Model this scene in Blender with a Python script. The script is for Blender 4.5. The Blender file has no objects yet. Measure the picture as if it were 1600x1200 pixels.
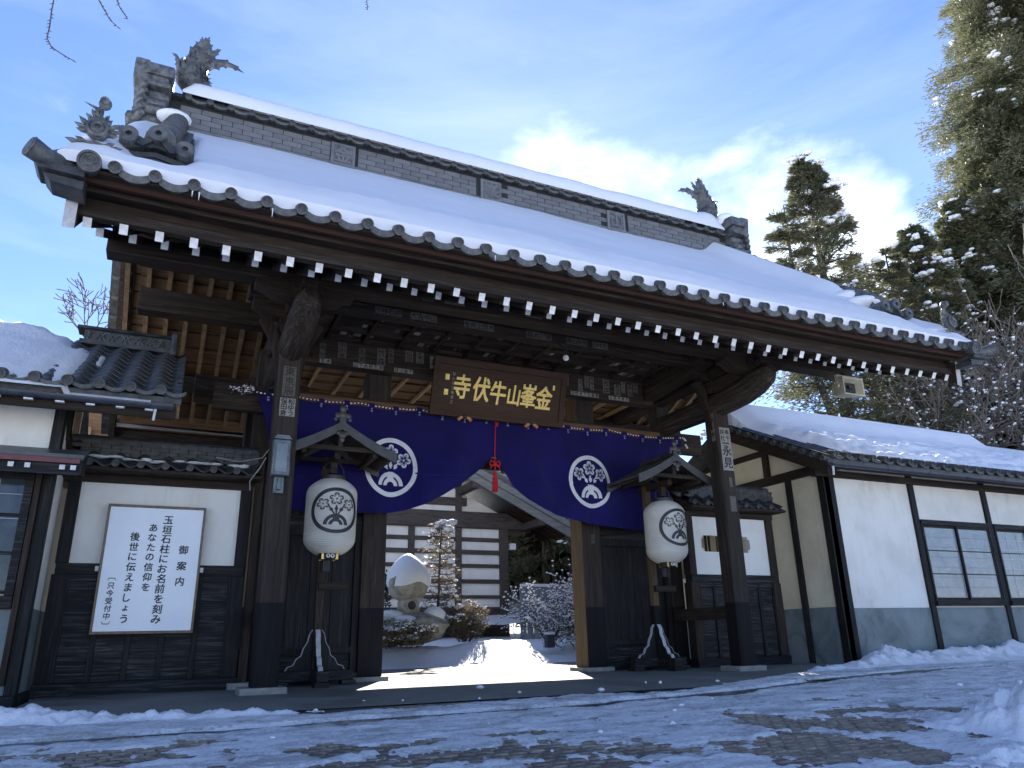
import bpy, math, random
import numpy as np
from mathutils import Vector, Matrix
R = math.radians
sc = bpy.context.scene
COL = sc.collection
random.seed(7)
RNG = np.random.default_rng(11)

# ------------------------------------------------------------------ camera, sky, sun, exposure
F_PX, PITCH, YAW, ROLL = 1160.0, R(18.765), R(25.233), R(-1.2156)
fw = Vector((math.sin(YAW)*math.cos(PITCH), math.cos(YAW)*math.cos(PITCH), math.sin(PITCH)))
r0 = Vector((math.cos(YAW), -math.sin(YAW), 0)); u0 = r0.cross(fw)
rt = r0*math.cos(ROLL)+u0*math.sin(ROLL); up = -r0*math.sin(ROLL)+u0*math.cos(ROLL)
cam = bpy.data.cameras.new('camera'); camo = bpy.data.objects.new('camera', cam); COL.objects.link(camo)
cam.sensor_fit = 'HORIZONTAL'; cam.sensor_width = 36.0; cam.lens = F_PX/1600*36
M = Matrix((rt, up, -fw)).transposed().to_4x4(); M.translation = Vector((0, 0, 0.6)); camo.matrix_world = M
cam.clip_start = 0.05; cam.clip_end = 2000
sc.camera = camo
SUN_AZ, SUN_EL = R(24.0), R(32.5)          # clockwise from +Y
sdir = Vector((math.sin(SUN_AZ)*math.cos(SUN_EL), math.cos(SUN_AZ)*math.cos(SUN_EL), math.sin(SUN_EL)))
sl = bpy.data.lights.new('sun', 'SUN'); sl.energy = 5.0; sl.angle = R(0.5); sl.color = (1.0, 0.95, 0.86)
slo = bpy.data.objects.new('sun', sl); COL.objects.link(slo)
slo.rotation_euler = sdir.to_track_quat('Z', 'Y').to_euler()
sc.view_settings.view_transform = 'Standard'; sc.view_settings.look = 'None'
sc.view_settings.exposure = 1.98; sc.view_settings.gamma = 1.0; sc.view_settings.use_curve_mapping = False

def pix_dir(px, py):
    return (fw+rt*((px-800)/F_PX)-up*((py-600)/F_PX)).normalized()

world = bpy.data.worlds.new('World'); sc.world = world; world.use_nodes = True
nt = world.node_tree; N = nt.nodes; L = nt.links
for n in list(N): N.remove(n)
out = N.new('ShaderNodeOutputWorld'); bg = N.new('ShaderNodeBackground'); L.new(bg.outputs[0], out.inputs[0])
sky = N.new('ShaderNodeTexSky'); sky.sky_type = 'NISHITA'; sky.sun_disc = False
sky.sun_elevation = SUN_EL; sky.sun_rotation = SUN_AZ; sky.air_density = 1.0; sky.dust_density = 0.12; sky.ozone_density = 2.2; sky.altitude = 400
bg.inputs[1].default_value = 0.13
def wmath(op, a, b=None, clamp=False):
    n = N.new('ShaderNodeMath'); n.operation = op; n.use_clamp = clamp
    for i, v in enumerate((a, b)):
        if v is None: continue
        if isinstance(v, (int, float)): n.inputs[i].default_value = v
        else: L.new(v, n.inputs[i])
    return n.outputs[0]
tc = N.new('ShaderNodeTexCoord')
nrm = N.new('ShaderNodeVectorMath'); nrm.operation = 'NORMALIZE'; L.new(tc.outputs['Generated'], nrm.inputs[0])
def blob(px, py, inner, outer):
    v = N.new('ShaderNodeVectorMath'); v.operation = 'DOT_PRODUCT'; L.new(nrm.outputs[0], v.inputs[0]); v.inputs[1].default_value = pix_dir(px, py)
    mr = N.new('ShaderNodeMapRange'); mr.interpolation_type = 'SMOOTHSTEP'; L.new(v.outputs['Value'], mr.inputs[0])
    mr.inputs[1].default_value = math.cos(R(outer)); mr.inputs[2].default_value = math.cos(R(inner))
    return mr.outputs[0]
def wnoise(scale, sx, sy, sz, detail=6, rough=.55, dist=0.0):
    mp = N.new('ShaderNodeMapping'); L.new(nrm.outputs[0], mp.inputs[0]); mp.inputs['Scale'].default_value = (sx, sy, sz)
    mp.inputs['Rotation'].default_value = (0.3, -0.35, 0)
    nn = N.new('ShaderNodeTexNoise'); L.new(mp.outputs[0], nn.inputs[0]); nn.inputs['Scale'].default_value = scale
    nn.inputs['Detail'].default_value = detail; nn.inputs['Roughness'].default_value = rough; nn.inputs['Distortion'].default_value = dist
    return nn.outputs[0]
n1 = wnoise(5.5, 1, 1, 2.6, 9, .6, .35); n2 = wnoise(2.2, 1, 1, 4.5, 6, .6, .5); n3 = wnoise(26, 1.5, 1, 1, 5, .6)
cl = wmath('ADD', wmath('MULTIPLY', blob(1200, 400, 2, 11), .85), wmath('MULTIPLY', blob(900, 330, 1, 9.5), .80))
cl = wmath('ADD', cl, wmath('MULTIPLY', blob(1370, 380, 1, 6), .6))
cl = wmath('ADD', cl, wmath('MULTIPLY', wmath('SUBTRACT', n1, .5), 2.0))
cl = wmath('ADD', cl, wmath('MULTIPLY', wmath('SUBTRACT', n3, .5), .5))
cmask = N.new('ShaderNodeMapRange'); cmask.interpolation_type = 'SMOOTHSTEP'; L.new(cl, cmask.inputs[0]); cmask.inputs[1].default_value = .10; cmask.inputs[2].default_value = 1.9
cir = N.new('ShaderNodeMapRange'); L.new(n2, cir.inputs[0]); cir.inputs[1].default_value = .42; cir.inputs[2].default_value = .8; cir.inputs[4].default_value = .10
cm = wmath('MAXIMUM', wmath('MULTIPLY', cmask.outputs[0], .84), cir.outputs[0], True)
tint = N.new('ShaderNodeMix'); tint.data_type = 'RGBA'; tint.blend_type = 'MULTIPLY'; tint.inputs[0].default_value = 1.0
L.new(sky.outputs[0], tint.inputs[6]); tint.inputs[7].default_value = (0.385, 0.415, 0.53, 1)
mx = N.new('ShaderNodeMix'); mx.data_type = 'RGBA'; L.new(cm, mx.inputs[0]); L.new(tint.outputs[2], mx.inputs[6]); mx.inputs[7].default_value = (4.6, 4.9, 5.2, 1)
L.new(mx.outputs[2], bg.inputs[0])

# ------------------------------------------------------------------ materials
MATS = {}
def _ramp(nt, fac, stops):
    r = nt.nodes.new('ShaderNodeValToRGB'); nt.links.new(fac, r.inputs[0])
    e = r.color_ramp.elements
    e[0].position, e[0].color = stops[0][0], (*stops[0][1], 1)
    e[1].position, e[1].color = stops[-1][0], (*stops[-1][1], 1)
    for p, c in stops[1:-1]:
        k = e.new(p); k.color = (*c, 1)
    return r.outputs[0]
def _noise(nt, vec, scale, detail=5, rough=.6, dist=0.0, map_scale=None):
    if map_scale:
        mp = nt.nodes.new('ShaderNodeMapping'); nt.links.new(vec, mp.inputs[0]); mp.inputs['Scale'].default_value = map_scale; vec = mp.outputs[0]
    n = nt.nodes.new('ShaderNodeTexNoise'); nt.links.new(vec, n.inputs[0]); n.inputs['Scale'].default_value = scale
    n.inputs['Detail'].default_value = detail; n.inputs['Roughness'].default_value = rough; n.inputs['Distortion'].default_value = dist
    return n.outputs[0]
def _mixc(nt, fac, a, b, mode='MIX'):
    m = nt.nodes.new('ShaderNodeMix'); m.data_type = 'RGBA'; m.blend_type = mode
    for i, v in ((0, fac), (6, a), (7, b)):
        if isinstance(v, (int, float)): m.inputs[i].default_value = v
        elif isinstance(v, tuple): m.inputs[i].default_value = (*v, 1)
        else: nt.links.new(v, m.inputs[i])
    return m.outputs[2]
def _m(nt, op, a, b=None, clamp=False):
    n = nt.nodes.new('ShaderNodeMath'); n.operation = op; n.use_clamp = clamp
    for i, v in enumerate((a, b)):
        if v is None: continue
        if isinstance(v, (int, float)): n.inputs[i].default_value = v
        else: nt.links.new(v, n.inputs[i])
    return n.outputs[0]
def base_mat(name):
    m = bpy.data.materials.new(name); m.use_nodes = True
    nt = m.node_tree; b = nt.nodes['Principled BSDF']; tcn = nt.nodes.new('ShaderNodeTexCoord')
    MATS[name] = m
    return m, nt, b, tcn.outputs['Object']
def simple(name, c1, c2=None, scale=6, rough=.6, bump=.0, bscale=None, metal=0.0, detail=6, map_scale=None, c3=None, rand=0.0, spec=None, lo=.35, hi=.68, dist=0.0):
    m, nt, b, v = base_mat(name)
    c2 = c2 or tuple(min(1, c*1.25) for c in c1)
    f = _noise(nt, v, scale, detail, .6, dist, map_scale)
    st = [(lo, c1), (hi, c2)] if c3 is None else [(lo, c1), ((lo+hi)/2, c2), (hi+.08, c3)]
    col = _ramp(nt, f, st)
    if rand:
        oi = nt.nodes.new('ShaderNodeObjectInfo')
        g = nt.nodes.new('ShaderNodeMapRange'); nt.links.new(oi.outputs['Random'], g.inputs[0]); g.inputs[3].default_value = 1-rand; g.inputs[4].default_value = 1+rand
        hsv = nt.nodes.new('ShaderNodeHueSaturation'); nt.links.new(col, hsv.inputs['Color']); nt.links.new(g.outputs[0], hsv.inputs['Value']); col = hsv.outputs[0]
    nt.links.new(col, b.inputs['Base Color'])
    b.inputs['Roughness'].default_value = rough; b.inputs['Metallic'].default_value = metal
    if spec is not None: b.inputs['Specular IOR Level'].default_value = spec
    if bump:
        bf = _noise(nt, v, bscale or scale*3, 6, .65, dist, map_scale)
        bp = nt.nodes.new('ShaderNodeBump'); bp.inputs['Strength'].default_value = bump; bp.inputs['Distance'].default_value = .02
        nt.links.new(bf, bp.inputs['Height']); nt.links.new(bp.outputs[0], b.inputs['Normal'])
    return m
def wood(name, axis, dark, mid, light, rough=.62, scale=1.0, bump=.35, zpaint=None, rand=0.12):
    """grain runs along the axis"""
    m, nt, b, v = base_mat(name)
    s = [16*scale]*3; s['xyz'.index(axis)] = .9*scale
    f = _noise(nt, v, 1.0, 9, .7, 1.6, tuple(s))
    s2 = [60*scale]*3; s2['xyz'.index(axis)] = 1.5*scale
    f2 = _noise(nt, v, 1.0, 4, .7, .3, tuple(s2))
    big = _noise(nt, v, 1.3, 3, .5)
    ff = _m(nt, 'ADD', _m(nt, 'MULTIPLY', f, .65), _m(nt, 'MULTIPLY', f2, .35))
    col = _ramp(nt, ff, [(.36, dark), (.5, mid), (.68, light)])
    col = _mixc(nt, _m(nt, 'MULTIPLY', big, .6), col, dark)
    oi = nt.nodes.new('ShaderNodeObjectInfo')
    g = nt.nodes.new('ShaderNodeMapRange'); nt.links.new(oi.outputs['Random'], g.inputs[0]); g.inputs[3].default_value = 1-rand; g.inputs[4].default_value = 1+rand
    hsv = nt.nodes.new('ShaderNodeHueSaturation'); nt.links.new(col, hsv.inputs['Color']); nt.links.new(g.outputs[0], hsv.inputs['Value']); col = hsv.outputs[0]
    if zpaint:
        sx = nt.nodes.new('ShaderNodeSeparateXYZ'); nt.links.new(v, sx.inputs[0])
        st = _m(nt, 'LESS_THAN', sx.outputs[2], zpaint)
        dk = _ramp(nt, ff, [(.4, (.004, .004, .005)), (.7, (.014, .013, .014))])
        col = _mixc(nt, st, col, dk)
    nt.links.new(col, b.inputs['Base Color']); b.inputs['Roughness'].default_value = rough+.12; b.inputs['Specular IOR Level'].default_value = .22
    bp = nt.nodes.new('ShaderNodeBump'); bp.inputs['Strength'].default_value = bump; bp.inputs['Distance'].default_value = .008
    nt.links.new(ff, bp.inputs['Height']); nt.links.new(bp.outputs[0], b.inputs['Normal'])
    return m
DW = ((.013, .009, .007), (.036, .025, .018), (.095, .073, .056))
for a in 'xyz': wood('dark_wood_'+a, a, *DW)
wood('weathered_y', 'y', (.014, .011, .009), (.040, .030, .023), (.17, .145, .12))
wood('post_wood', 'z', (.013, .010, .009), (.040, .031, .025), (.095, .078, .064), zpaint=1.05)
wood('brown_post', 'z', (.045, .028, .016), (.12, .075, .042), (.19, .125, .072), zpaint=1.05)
wood('brown_full', 'z', (.07, .045, .026), (.17, .11, .065), (.27, .185, .11))
wood('fascia_wood', 'x', (.013, .009, .007), (.030, .022, .017), (.11, .092, .076))
wood('red_wood', 'x', (.022, .010, .008), (.042, .020, .014), (.07, .036, .026))
wood('brown_wood_x', 'x', (.075, .042, .022), (.17, .10, .055), (.30, .20, .12))  # brightened so the rear roof boards look warmly lit
wood('brown_wood_y', 'y', (.08, .052, .03), (.19, .13, .078), (.34, .25, .165))  # warm light on the gate's rear rafters is put into this brown
wood('pale_wood_y', 'y', (.20, .13, .07), (.34, .24, .14), (.46, .34, .21))
wood('board_wood', 'x', (.05, .026, .014), (.12, .068, .035), (.22, .13, .07))
wood('black_wood_x', 'x', (.004, .004, .005), (.015, .014, .014), (.13, .125, .125), rough=.5, bump=.8)
wood('black_wood_z', 'z', (.005, .005, .006), (.014, .013, .013), (.055, .052, .052), rough=.5, bump=.6)
wood('plaque_wood', 'x', (.026, .013, .007), (.050, .027, .015), (.078, .045, .026), rough=.5, bump=.25)
simple('sunlit_cream', (.7, .62, .44), (.8, .72, .52), 3, .8)  # bright cream with the look of sunlight in its colour
simple('white_paint', (.52, .52, .51), (.74, .74, .73), 22, .7, rand=.12)
simple('grey_paint', (.34, .35, .37), (.5, .5, .52), 30, .6, rand=.1)
simple('tile', (.028, .031, .034), (.065, .069, .073), 9, .5, .35, 60, c3=(.13, .135, .125), rand=.2)
simple('tile_dark', (.016, .018, .020), (.040, .043, .046), 9, .5, .3, 50, c3=(.075, .08, .075), rand=.2)
simple('brick_tile', (.10, .103, .112), (.165, .17, .182), 4, .65, .3, 40, rand=.13)
simple('carved_tile', (.035, .039, .043), (.085, .09, .095), 11, .5, .22, 90, c3=(.20, .205, .20))
simple('mortar', (.012, .012, .014), (.02, .02, .022), 12, .8)
simple('plaster', (.70, .68, .62), (.79, .77, .71), 1.1, .8, .15, 30, c3=(.82, .81, .76))
simple('plaster_cream', (.62, .55, .40), (.76, .70, .53), 1.3, .8, .15, 30)
for nm_ in ('plaster', 'plaster_cream'):
    m = MATS[nm_]; nt_ = m.node_tree; b = nt_.nodes['Principled BSDF']; v = [n for n in nt_.nodes if n.type == 'TEX_COORD'][0].outputs['Object']
    src = b.inputs['Base Color'].links[0].from_socket
    st_ = _noise(nt_, v, 1.0, 6, .7, .6, (5, 5, .7)); st2 = _noise(nt_, v, 2.4, 7, .75, .3)
    k_ = _m(nt_, 'MULTIPLY', _ramp(nt_, st_, [(.52, (0, 0, 0)), (.74, (1, 1, 1))]), _ramp(nt_, st2, [(.42, (0, 0, 0)), (.62, (1, 1, 1))]))
    nt_.links.new(_mixc(nt_, _m(nt_, 'MULTIPLY', k_, .75), src, (.47, .43, .35)), b.inputs['Base Color'])
simple('grey_render', (.085, .115, .12), (.16, .20, .205), 1.7, .55, .12, 12, c3=(.23, .27, .27), dist=.6)
simple('gold', (.70, .50, .13), (.92, .72, .26), 40, .42, .4, 80, metal=.35)
simple('ink', (.008, .008, .010), (.016, .016, .018), 20, .5)
simple('sign_white', (.76, .80, .86), (.82, .85, .89), 3, .25)
simple('sign_frame', (.09, .06, .03), (.17, .12, .06), 14, .4)
simple('paper_old', (.075, .07, .062), (.14, .13, .115), 20, .8, rand=.45)
simple('paper_pale', (.22, .21, .19), (.34, .33, .31), 20, .8, rand=.2)
simple('slip_ink', (.008, .008, .008), (.02, .018, .016), 20, .8)
simple('ledge_stone', (.22, .21, .18), (.34, .32, .28), 9, .8, .5, 50)
simple('garden_stone', (.22, .20, .15), (.40, .37, .30), 5, .85, .9, 26, c3=(.55, .52, .44))
simple('gutter_metal', (.028, .034, .048), (.05, .058, .075), 8, .38)
simple('red_sheet', (.10, .02, .025), (.17, .045, .05), 6, .5)
simple('grey_sheet', (.05, .055, .055), (.09, .095, .095), 5, .45)
simple('copper_grey', (.030, .028, .028), (.060, .056, .053), 7, .42, .15, 30)
simple('red_cord', (.42, .01, .015), (.55, .02, .03), 60, .7, .6, 200)
simple('cord_white', (.62, .58, .60), (.74, .7, .72), 60, .8)
simple('cord_black', (.012, .008, .03), (.03, .02, .05), 60, .8)
simple('metal_box', (.07, .08, .085), (.15, .17, .175), 9, .35, .1, 30, metal=.4)
simple('frost', (.12, .14, .15), (.20, .22, .235), 6, .25)
simple('speaker_cream', (.52, .48, .34), (.64, .6, .45), 6, .45)
simple('speaker_dark', (.015, .015, .014), (.035, .033, .03), 12, .5)
simple('orange_bracket', (.30, .13, .04), (.5, .24, .09), 30, .5)
simple('bark', (.035, .028, .022), (.09, .075, .06), 10, .9, .9, 30, map_scale=(1, 1, .25))
simple('bark_grey', (.10, .085, .07), (.22, .19, .16), 12, .9, .6, 40)
simple('twig', (.05, .035, .025), (.14, .10, .07), 20, .85)
simple('window_grid', (.24, .26, .28), (.30, .32, .34), 5, .6)
simple('fence_white', (.5, .5, .5), (.62, .62, .62), 5, .6)
simple('far_fence', (.10, .12, .13), (.2, .22, .24), 5, .7)
simple('brass', (.5, .34, .09), (.68, .48, .16), 30, .35, metal=.8)
simple('wire', (.01, .01, .01), (.02, .02, .02), 30, .5)
simple('bulb', (.6, .62, .66), (.7, .72, .75), 10, .15)
simple('hall_wood', (.030, .022, .018), (.062, .047, .038), 3, .7, .2, 30, map_scale=(1, 8, 8), c3=(.085, .066, .054))
simple('grey_board', (.14, .14, .135), (.23, .225, .215), 2, .7, .2, 40, map_scale=(1, 8, 8))
# cloth
m, nt_, b, v = base_mat('noren')
f = _noise(nt_, v, 1.6, 3, .5); col = _ramp(nt_, f, [(.35, (.0045, .0025, .062)), (.7, (.008, .0045, .095))])
nt_.links.new(col, b.inputs['Base Color']); b.inputs['Roughness'].default_value = .8; b.inputs['Sheen Weight'].default_value = .12
b.inputs['Specular IOR Level'].default_value = .2
bf = _noise(nt_, v, 260, 2); bp = nt_.nodes.new('ShaderNodeBump'); bp.inputs['Strength'].default_value = .12; bp.inputs['Distance'].default_value = .002
nt_.links.new(bf, bp.inputs['Height']); nt_.links.new(bp.outputs[0], b.inputs['Normal'])
simple('crest_white', (.56, .57, .60), (.68, .69, .71), 8, .75)
# lantern paper: thin, lets light through, glossy wrap
m, nt_, b, v = base_mat('lantern_paper')
f = _noise(nt_, v, 5, 6, .6); col = _ramp(nt_, f, [(.3, (.64, .62, .56)), (.7, (.80, .79, .74))])
nt_.links.new(col, b.inputs['Base Color']); b.inputs['Roughness'].default_value = .5
b.inputs['Coat Weight'].default_value = .55; b.inputs['Coat Roughness'].default_value = .16
cb = nt_.nodes.new('ShaderNodeBump'); cb.inputs['Strength'].default_value = .8; cb.inputs['Distance'].default_value = .03
wv = _noise(nt_, v, 7, 5, .6, 2.2, (1, 1, .35)); nt_.links.new(wv, cb.inputs['Height']); nt_.links.new(cb.outputs[0], b.inputs['Coat Normal'])
b.inputs['Subsurface Weight'].default_value = 0.0
tr = nt_.nodes.new('ShaderNodeBsdfTranslucent'); tr.inputs[0].default_value = (.75, .70, .58, 1)
ms = nt_.nodes.new('ShaderNodeMixShader'); ms.inputs[0].default_value = .28
o_ = nt_.nodes['Material Output']; nt_.links.new(b.outputs[0], ms.inputs[1]); nt_.links.new(tr.outputs[0], ms.inputs[2]); nt_.links.new(ms.outputs[0], o_.inputs[0])
# snow
def snow_mat(name, c1, c2, bump, bs, dirt=None):
    m, nt, b, v = base_mat(name)
    f = _noise(nt, v, 1.2, 5, .6); col = _ramp(nt, f, [(.35, c1), (.65, c2)])
    if dirt:
        d = _noise(nt, v, 2.6, 9, .75, .5, (.55, 1.9, 1)); d2 = _noise(nt, v, 34, 6, .8, .3, (.7, 1.3, 1))
        dd = _m(nt, 'ADD', _m(nt, 'MULTIPLY', d, .62), _m(nt, 'MULTIPLY', d2, .38))
        mr = nt.nodes.new('ShaderNodeMapRange'); nt.links.new(dd, mr.inputs[0]); mr.inputs[1].default_value = .475; mr.inputs[2].default_value = .565
        mr.inputs[4].default_value = .9
        col = _mixc(nt, mr.outputs[0], col, dirt)
    nt.links.new(col, b.inputs['Base Color']); b.inputs['Roughness'].default_value = .55
    b.inputs['Specular IOR Level'].default_value = .35
    b1 = _noise(nt, v, bs, 7, .7)
    bp = nt.nodes.new('ShaderNodeBump'); bp.inputs['Strength'].default_value = bump; bp.inputs['Distance'].default_value = .02
    nt.links.new(b1, bp.inputs['Height']); nt.links.new(bp.outputs[0], b.inputs['Normal'])
    return m
snow_mat('snow', (.84, .86, .89), (.88, .89, .91), .35, 16)
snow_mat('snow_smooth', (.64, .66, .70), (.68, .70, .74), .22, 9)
snow_mat('snow_rough', (.82, .84, .87), (.88, .89, .91), .9, 22)
snow_mat('snow_trodden', (.84, .84, .85), (.92, .92, .92), 1.0, 34, dirt=(.42, .41, .40))
# ground surfaces
m, nt_, b, v = base_mat('concrete')
f = _noise(nt_, v, .8, 7, .6, .5); f2 = _noise(nt_, v, 70, 3, .6)
col = _ramp(nt_, f, [(.35, (.13, .132, .112)), (.5, (.20, .197, .17)), (.66, (.27, .26, .225))])
col = _mixc(nt_, .25, col, _ramp(nt_, f2, [(.3, (.1, .1, .09)), (.7, (.3, .29, .26))]))
nt_.links.new(col, b.inputs['Base Color'])
rr = _ramp(nt_, f, [(.36, (.42, .42, .42)), (.5, (.85, .85, .85))]); nt_.links.new(rr, b.inputs['Roughness']); b.inputs['Specular IOR Level'].default_value = .25
bp = nt_.nodes.new('ShaderNodeBump'); bp.inputs['Strength'].default_value = .25; bp.inputs['Distance'].default_value = .006
nt_.links.new(f2, bp.inputs['Height']); nt_.links.new(bp.outputs[0], b.inputs['Normal'])
m, nt_, b, v = base_mat('asphalt')
f = _noise(nt_, v, 1.1, 6, .6, .3); f2 = _noise(nt_, v, 120, 3, .7)
col = _ramp(nt_, f, [(.35, (.035, .036, .036)), (.65, (.085, .085, .08))]); nt_.links.new(col, b.inputs['Base Color'])
rr = _ramp(nt_, f, [(.42, (.18, .18, .18)), (.6, (.6, .6, .6))]); nt_.links.new(rr, b.inputs['Roughness'])
bp = nt_.nodes.new('ShaderNodeBump'); bp.inputs['Strength'].default_value = .4; bp.inputs['Distance'].default_value = .006
nt_.links.new(f2, bp.inputs['Height']); nt_.links.new(bp.outputs[0], b.inputs['Normal'])
simple('cobble', (.16, .128, .098), (.29, .235, .185), 9, .8, .9, 60, c3=(.38, .33, .27), rand=.28)
# glass of the windows
m, nt_, b, v = base_mat('window_glass')
f = _noise(nt_, v, 2.2, 7, .7, 1.5); col = _ramp(nt_, f, [(.35, (.20, .22, .24)), (.7, (.34, .365, .39))])
nt_.links.new(col, b.inputs['Base Color']); b.inputs['Roughness'].default_value = .16; b.inputs['Coat Weight'].default_value = .6; b.inputs['Coat Roughness'].default_value = .05
m, nt_, b, v = base_mat('dark_glass')
f = _noise(nt_, v, 3.0, 6, .7, 1.0); col = _ramp(nt_, f, [(.4, (.018, .022, .026)), (.7, (.06, .07, .08))])
nt_.links.new(col, b.inputs['Base Color']); b.inputs['Roughness'].default_value = .08
# foliage
def leafmat(name, c1, c2, c3=None, transl=.25):
    m, nt, b, v = base_mat(name)
    f = _noise(nt, v, .9, 4, .6); f2 = _noise(nt, v, 9, 3, .6)
    ff = _m(nt, 'ADD', _m(nt, 'MULTIPLY', f, .5), _m(nt, 'MULTIPLY', f2, .5))
    st = [(.38, c1), (.6, c2)] if c3 is None else [(.36, c1), (.5, c2), (.64, c3)]
    col = _ramp(nt, ff, st); nt.links.new(col, b.inputs['Base Color']); b.inputs['Roughness'].default_value = .6
    tr = nt.nodes.new('ShaderNodeBsdfTranslucent'); nt.links.new(col, tr.inputs[0])
    ms = nt.nodes.new('ShaderNodeMixShader'); ms.inputs[0].default_value = transl
    o_ = nt.nodes['Material Output']; nt.links.new(b.outputs[0], ms.inputs[1]); nt.links.new(tr.outputs[0], ms.inputs[2]); nt.links.new(ms.outputs[0], o_.inputs[0])
leafmat('needles', (.07, .085, .05), (.12, .125, .07), (.16, .135, .08), .4)
leafmat('needles_olive', (.075, .095, .05), (.135, .145, .075), (.21, .175, .11), .28)
leafmat('leaf_dark', (.030, .048, .026), (.060, .085, .045), (.10, .115, .06), .35)
leafmat('leaf_brown', (.085, .060, .040), (.15, .115, .075), (.22, .18, .125), .3)

# ------------------------------------------------------------------ mesh helpers
class MB:
    def __init__(s): s.v = []; s.f = []; s.m = []
    def add(s, vs, fs, mi=0):
        o = len(s.v); s.v += [tuple(p) for p in vs]; s.f += [tuple(i+o for i in f) for f in fs]; s.m += [mi]*len(fs)
        return s
    def box(s, x0, x1, y0, y1, z0, z1, mi=0, front=None):
        vs = [(x0,y0,z0),(x1,y0,z0),(x1,y1,z0),(x0,y1,z0),(x0,y0,z1),(x1,y0,z1),(x1,y1,z1),(x0,y1,z1)]
        s.add(vs, [(0,3,2,1),(4,5,6,7),(1,2,6,5),(2,3,7,6),(3,0,4,7)], mi); s.f.append(tuple(len(s.v)-8+i for i in (0,1,5,4))); s.m.append(mi if front is None else front)
        return s
    def bar(s, p0, p1, w, h, mi=0, upv=(0,0,1), cap0=None, w1=None, h1=None):
        p0 = Vector(p0); p1 = Vector(p1); d = (p1-p0).normalized(); u = Vector(upv)
        r = d.cross(u)
        if r.length < 1e-4: r = d.cross(Vector((0,1,0)))
        r.normalize(); u = r.cross(d); w1 = w1 or w; h1 = h1 or h
        vs = [p0+r*a*w/2+u*b_*h/2 for a, b_ in ((-1,-1),(1,-1),(1,1),(-1,1))]+[p1+r*a*w1/2+u*b_*h1/2 for a, b_ in ((-1,-1),(1,-1),(1,1),(-1,1))]
        s.add(vs, [(4,5,6,7),(0,4,7,3),(1,2,6,5),(0,1,5,4),(3,7,6,2)], mi); s.f.append(tuple(len(s.v)-8+i for i in (3,2,1,0))); s.m.append(mi if cap0 is None else cap0)
        return s
    def prism(s, poly, axis, a0, a1, mi=0, cap=None):
        """poly: 2D points in the two other axes (x,z for y; y,z for x; x,y for z)"""
        def P(p, a): return {'x': (a, p[0], p[1]), 'y': (p[0], a, p[1]), 'z': (p[0], p[1], a)}[axis]
        n = len(poly); vs = [P(p, a0) for p in poly]+[P(p, a1) for p in poly]
        s.add(vs, [(i, (i+1) % n, n+(i+1) % n, n+i) for i in range(n)], mi)
        o = len(s.v)-2*n; s.f.append(tuple(range(o+n-1, o-1, -1))); s.f.append(tuple(range(o+n, o+2*n))); c = mi if cap is None else cap; s.m += [c, c]
        return s
    def tube(s, pts, rad, n=10, mi=0, caps=True, sx=1.0, mis=None):
        pts = [Vector(p) for p in pts]
        if isinstance(rad, (int, float)): rad = [rad]*len(pts)
        o = len(s.v); prev = None
        for i, p in enumerate(pts):
            d = (pts[min(i+1, len(pts)-1)]-pts[max(i-1, 0)]).normalized()
            if prev is None:
                r = d.cross(Vector((0,0,1)))
                if r.length < .05: r = d.cross(Vector((0,1,0)))
            else: r = prev-d*prev.dot(d)
            r.normalize(); prev = r; u = r.cross(d)
            for k in range(n):
                a = 2*math.pi*k/n; s.v.append(tuple(p+(r*math.cos(a)*sx+u*math.sin(a))*rad[i]))
        for i in range(len(pts)-1):
            for k in range(n):
                s.f.append((o+i*n+k, o+i*n+(k+1) % n, o+(i+1)*n+(k+1) % n, o+(i+1)*n+k)); s.m.append(mis[i % len(mis)] if mis else mi)
        if caps:
            s.f.append(tuple(o+k for k in range(n-1, -1, -1))); s.f.append(tuple(o+(len(pts)-1)*n+k for k in range(n))); s.m += [mi, mi]
        return s
    def lathe(s, prof, n=24, c=(0,0,0), axis='z', mi=0, mis=None):
        """prof: (radius, height)"""
        o = len(s.v); c = Vector(c)
        for (r, h) in prof:
            for k in range(n):
                a = 2*math.pi*k/n; x, y = r*math.cos(a), r*math.sin(a)
                s.v.append(tuple(c+Vector({'z': (x, y, h), 'y': (x, h, y), 'x': (h, x, y)}[axis])))
        for i in range(len(prof)-1):
            for k in range(n):
                q = (o+i*n+k, o+i*n+(k+1) % n, o+(i+1)*n+(k+1) % n, o+(i+1)*n+k)
                s.f.append(q if axis != 'y' else q[::-1]); s.m.append(mis[i] if mis else mi)
        return s
    def grid(s, us, vs_, fn, mi=0):
        o = len(s.v); nu, nv = len(us), len(vs_)
        for u in us:
            for w in vs_: s.v.append(tuple(fn(u, w)))
        for i in range(nu-1):
            for j in range(nv-1):
                s.f.append((o+i*nv+j, o+(i+1)*nv+j, o+(i+1)*nv+j+1, o+i*nv+j+1)); s.m.append(mi)
        return s
    def ball(s, c, r, n=10, sx=1, sy=1, sz=1, mi=0, jit=0.0):
        o = len(s.v); h = n//2
        for i in range(h+1):
            t = math.pi*i/h
            for k in range(n):
                a = 2*math.pi*k/n; q = 1+jit*(random.random()-.5)
                s.v.append((c[0]+r*sx*math.sin(t)*math.cos(a)*q, c[1]+r*sy*math.sin(t)*math.sin(a)*q, c[2]+r*sz*math.cos(t)*q))
        for i in range(h):
            for k in range(n):
                s.f.append((o+i*n+k, o+(i+1)*n+k, o+(i+1)*n+(k+1) % n, o+i*n+(k+1) % n)); s.m.append(mi)
        return s
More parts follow.
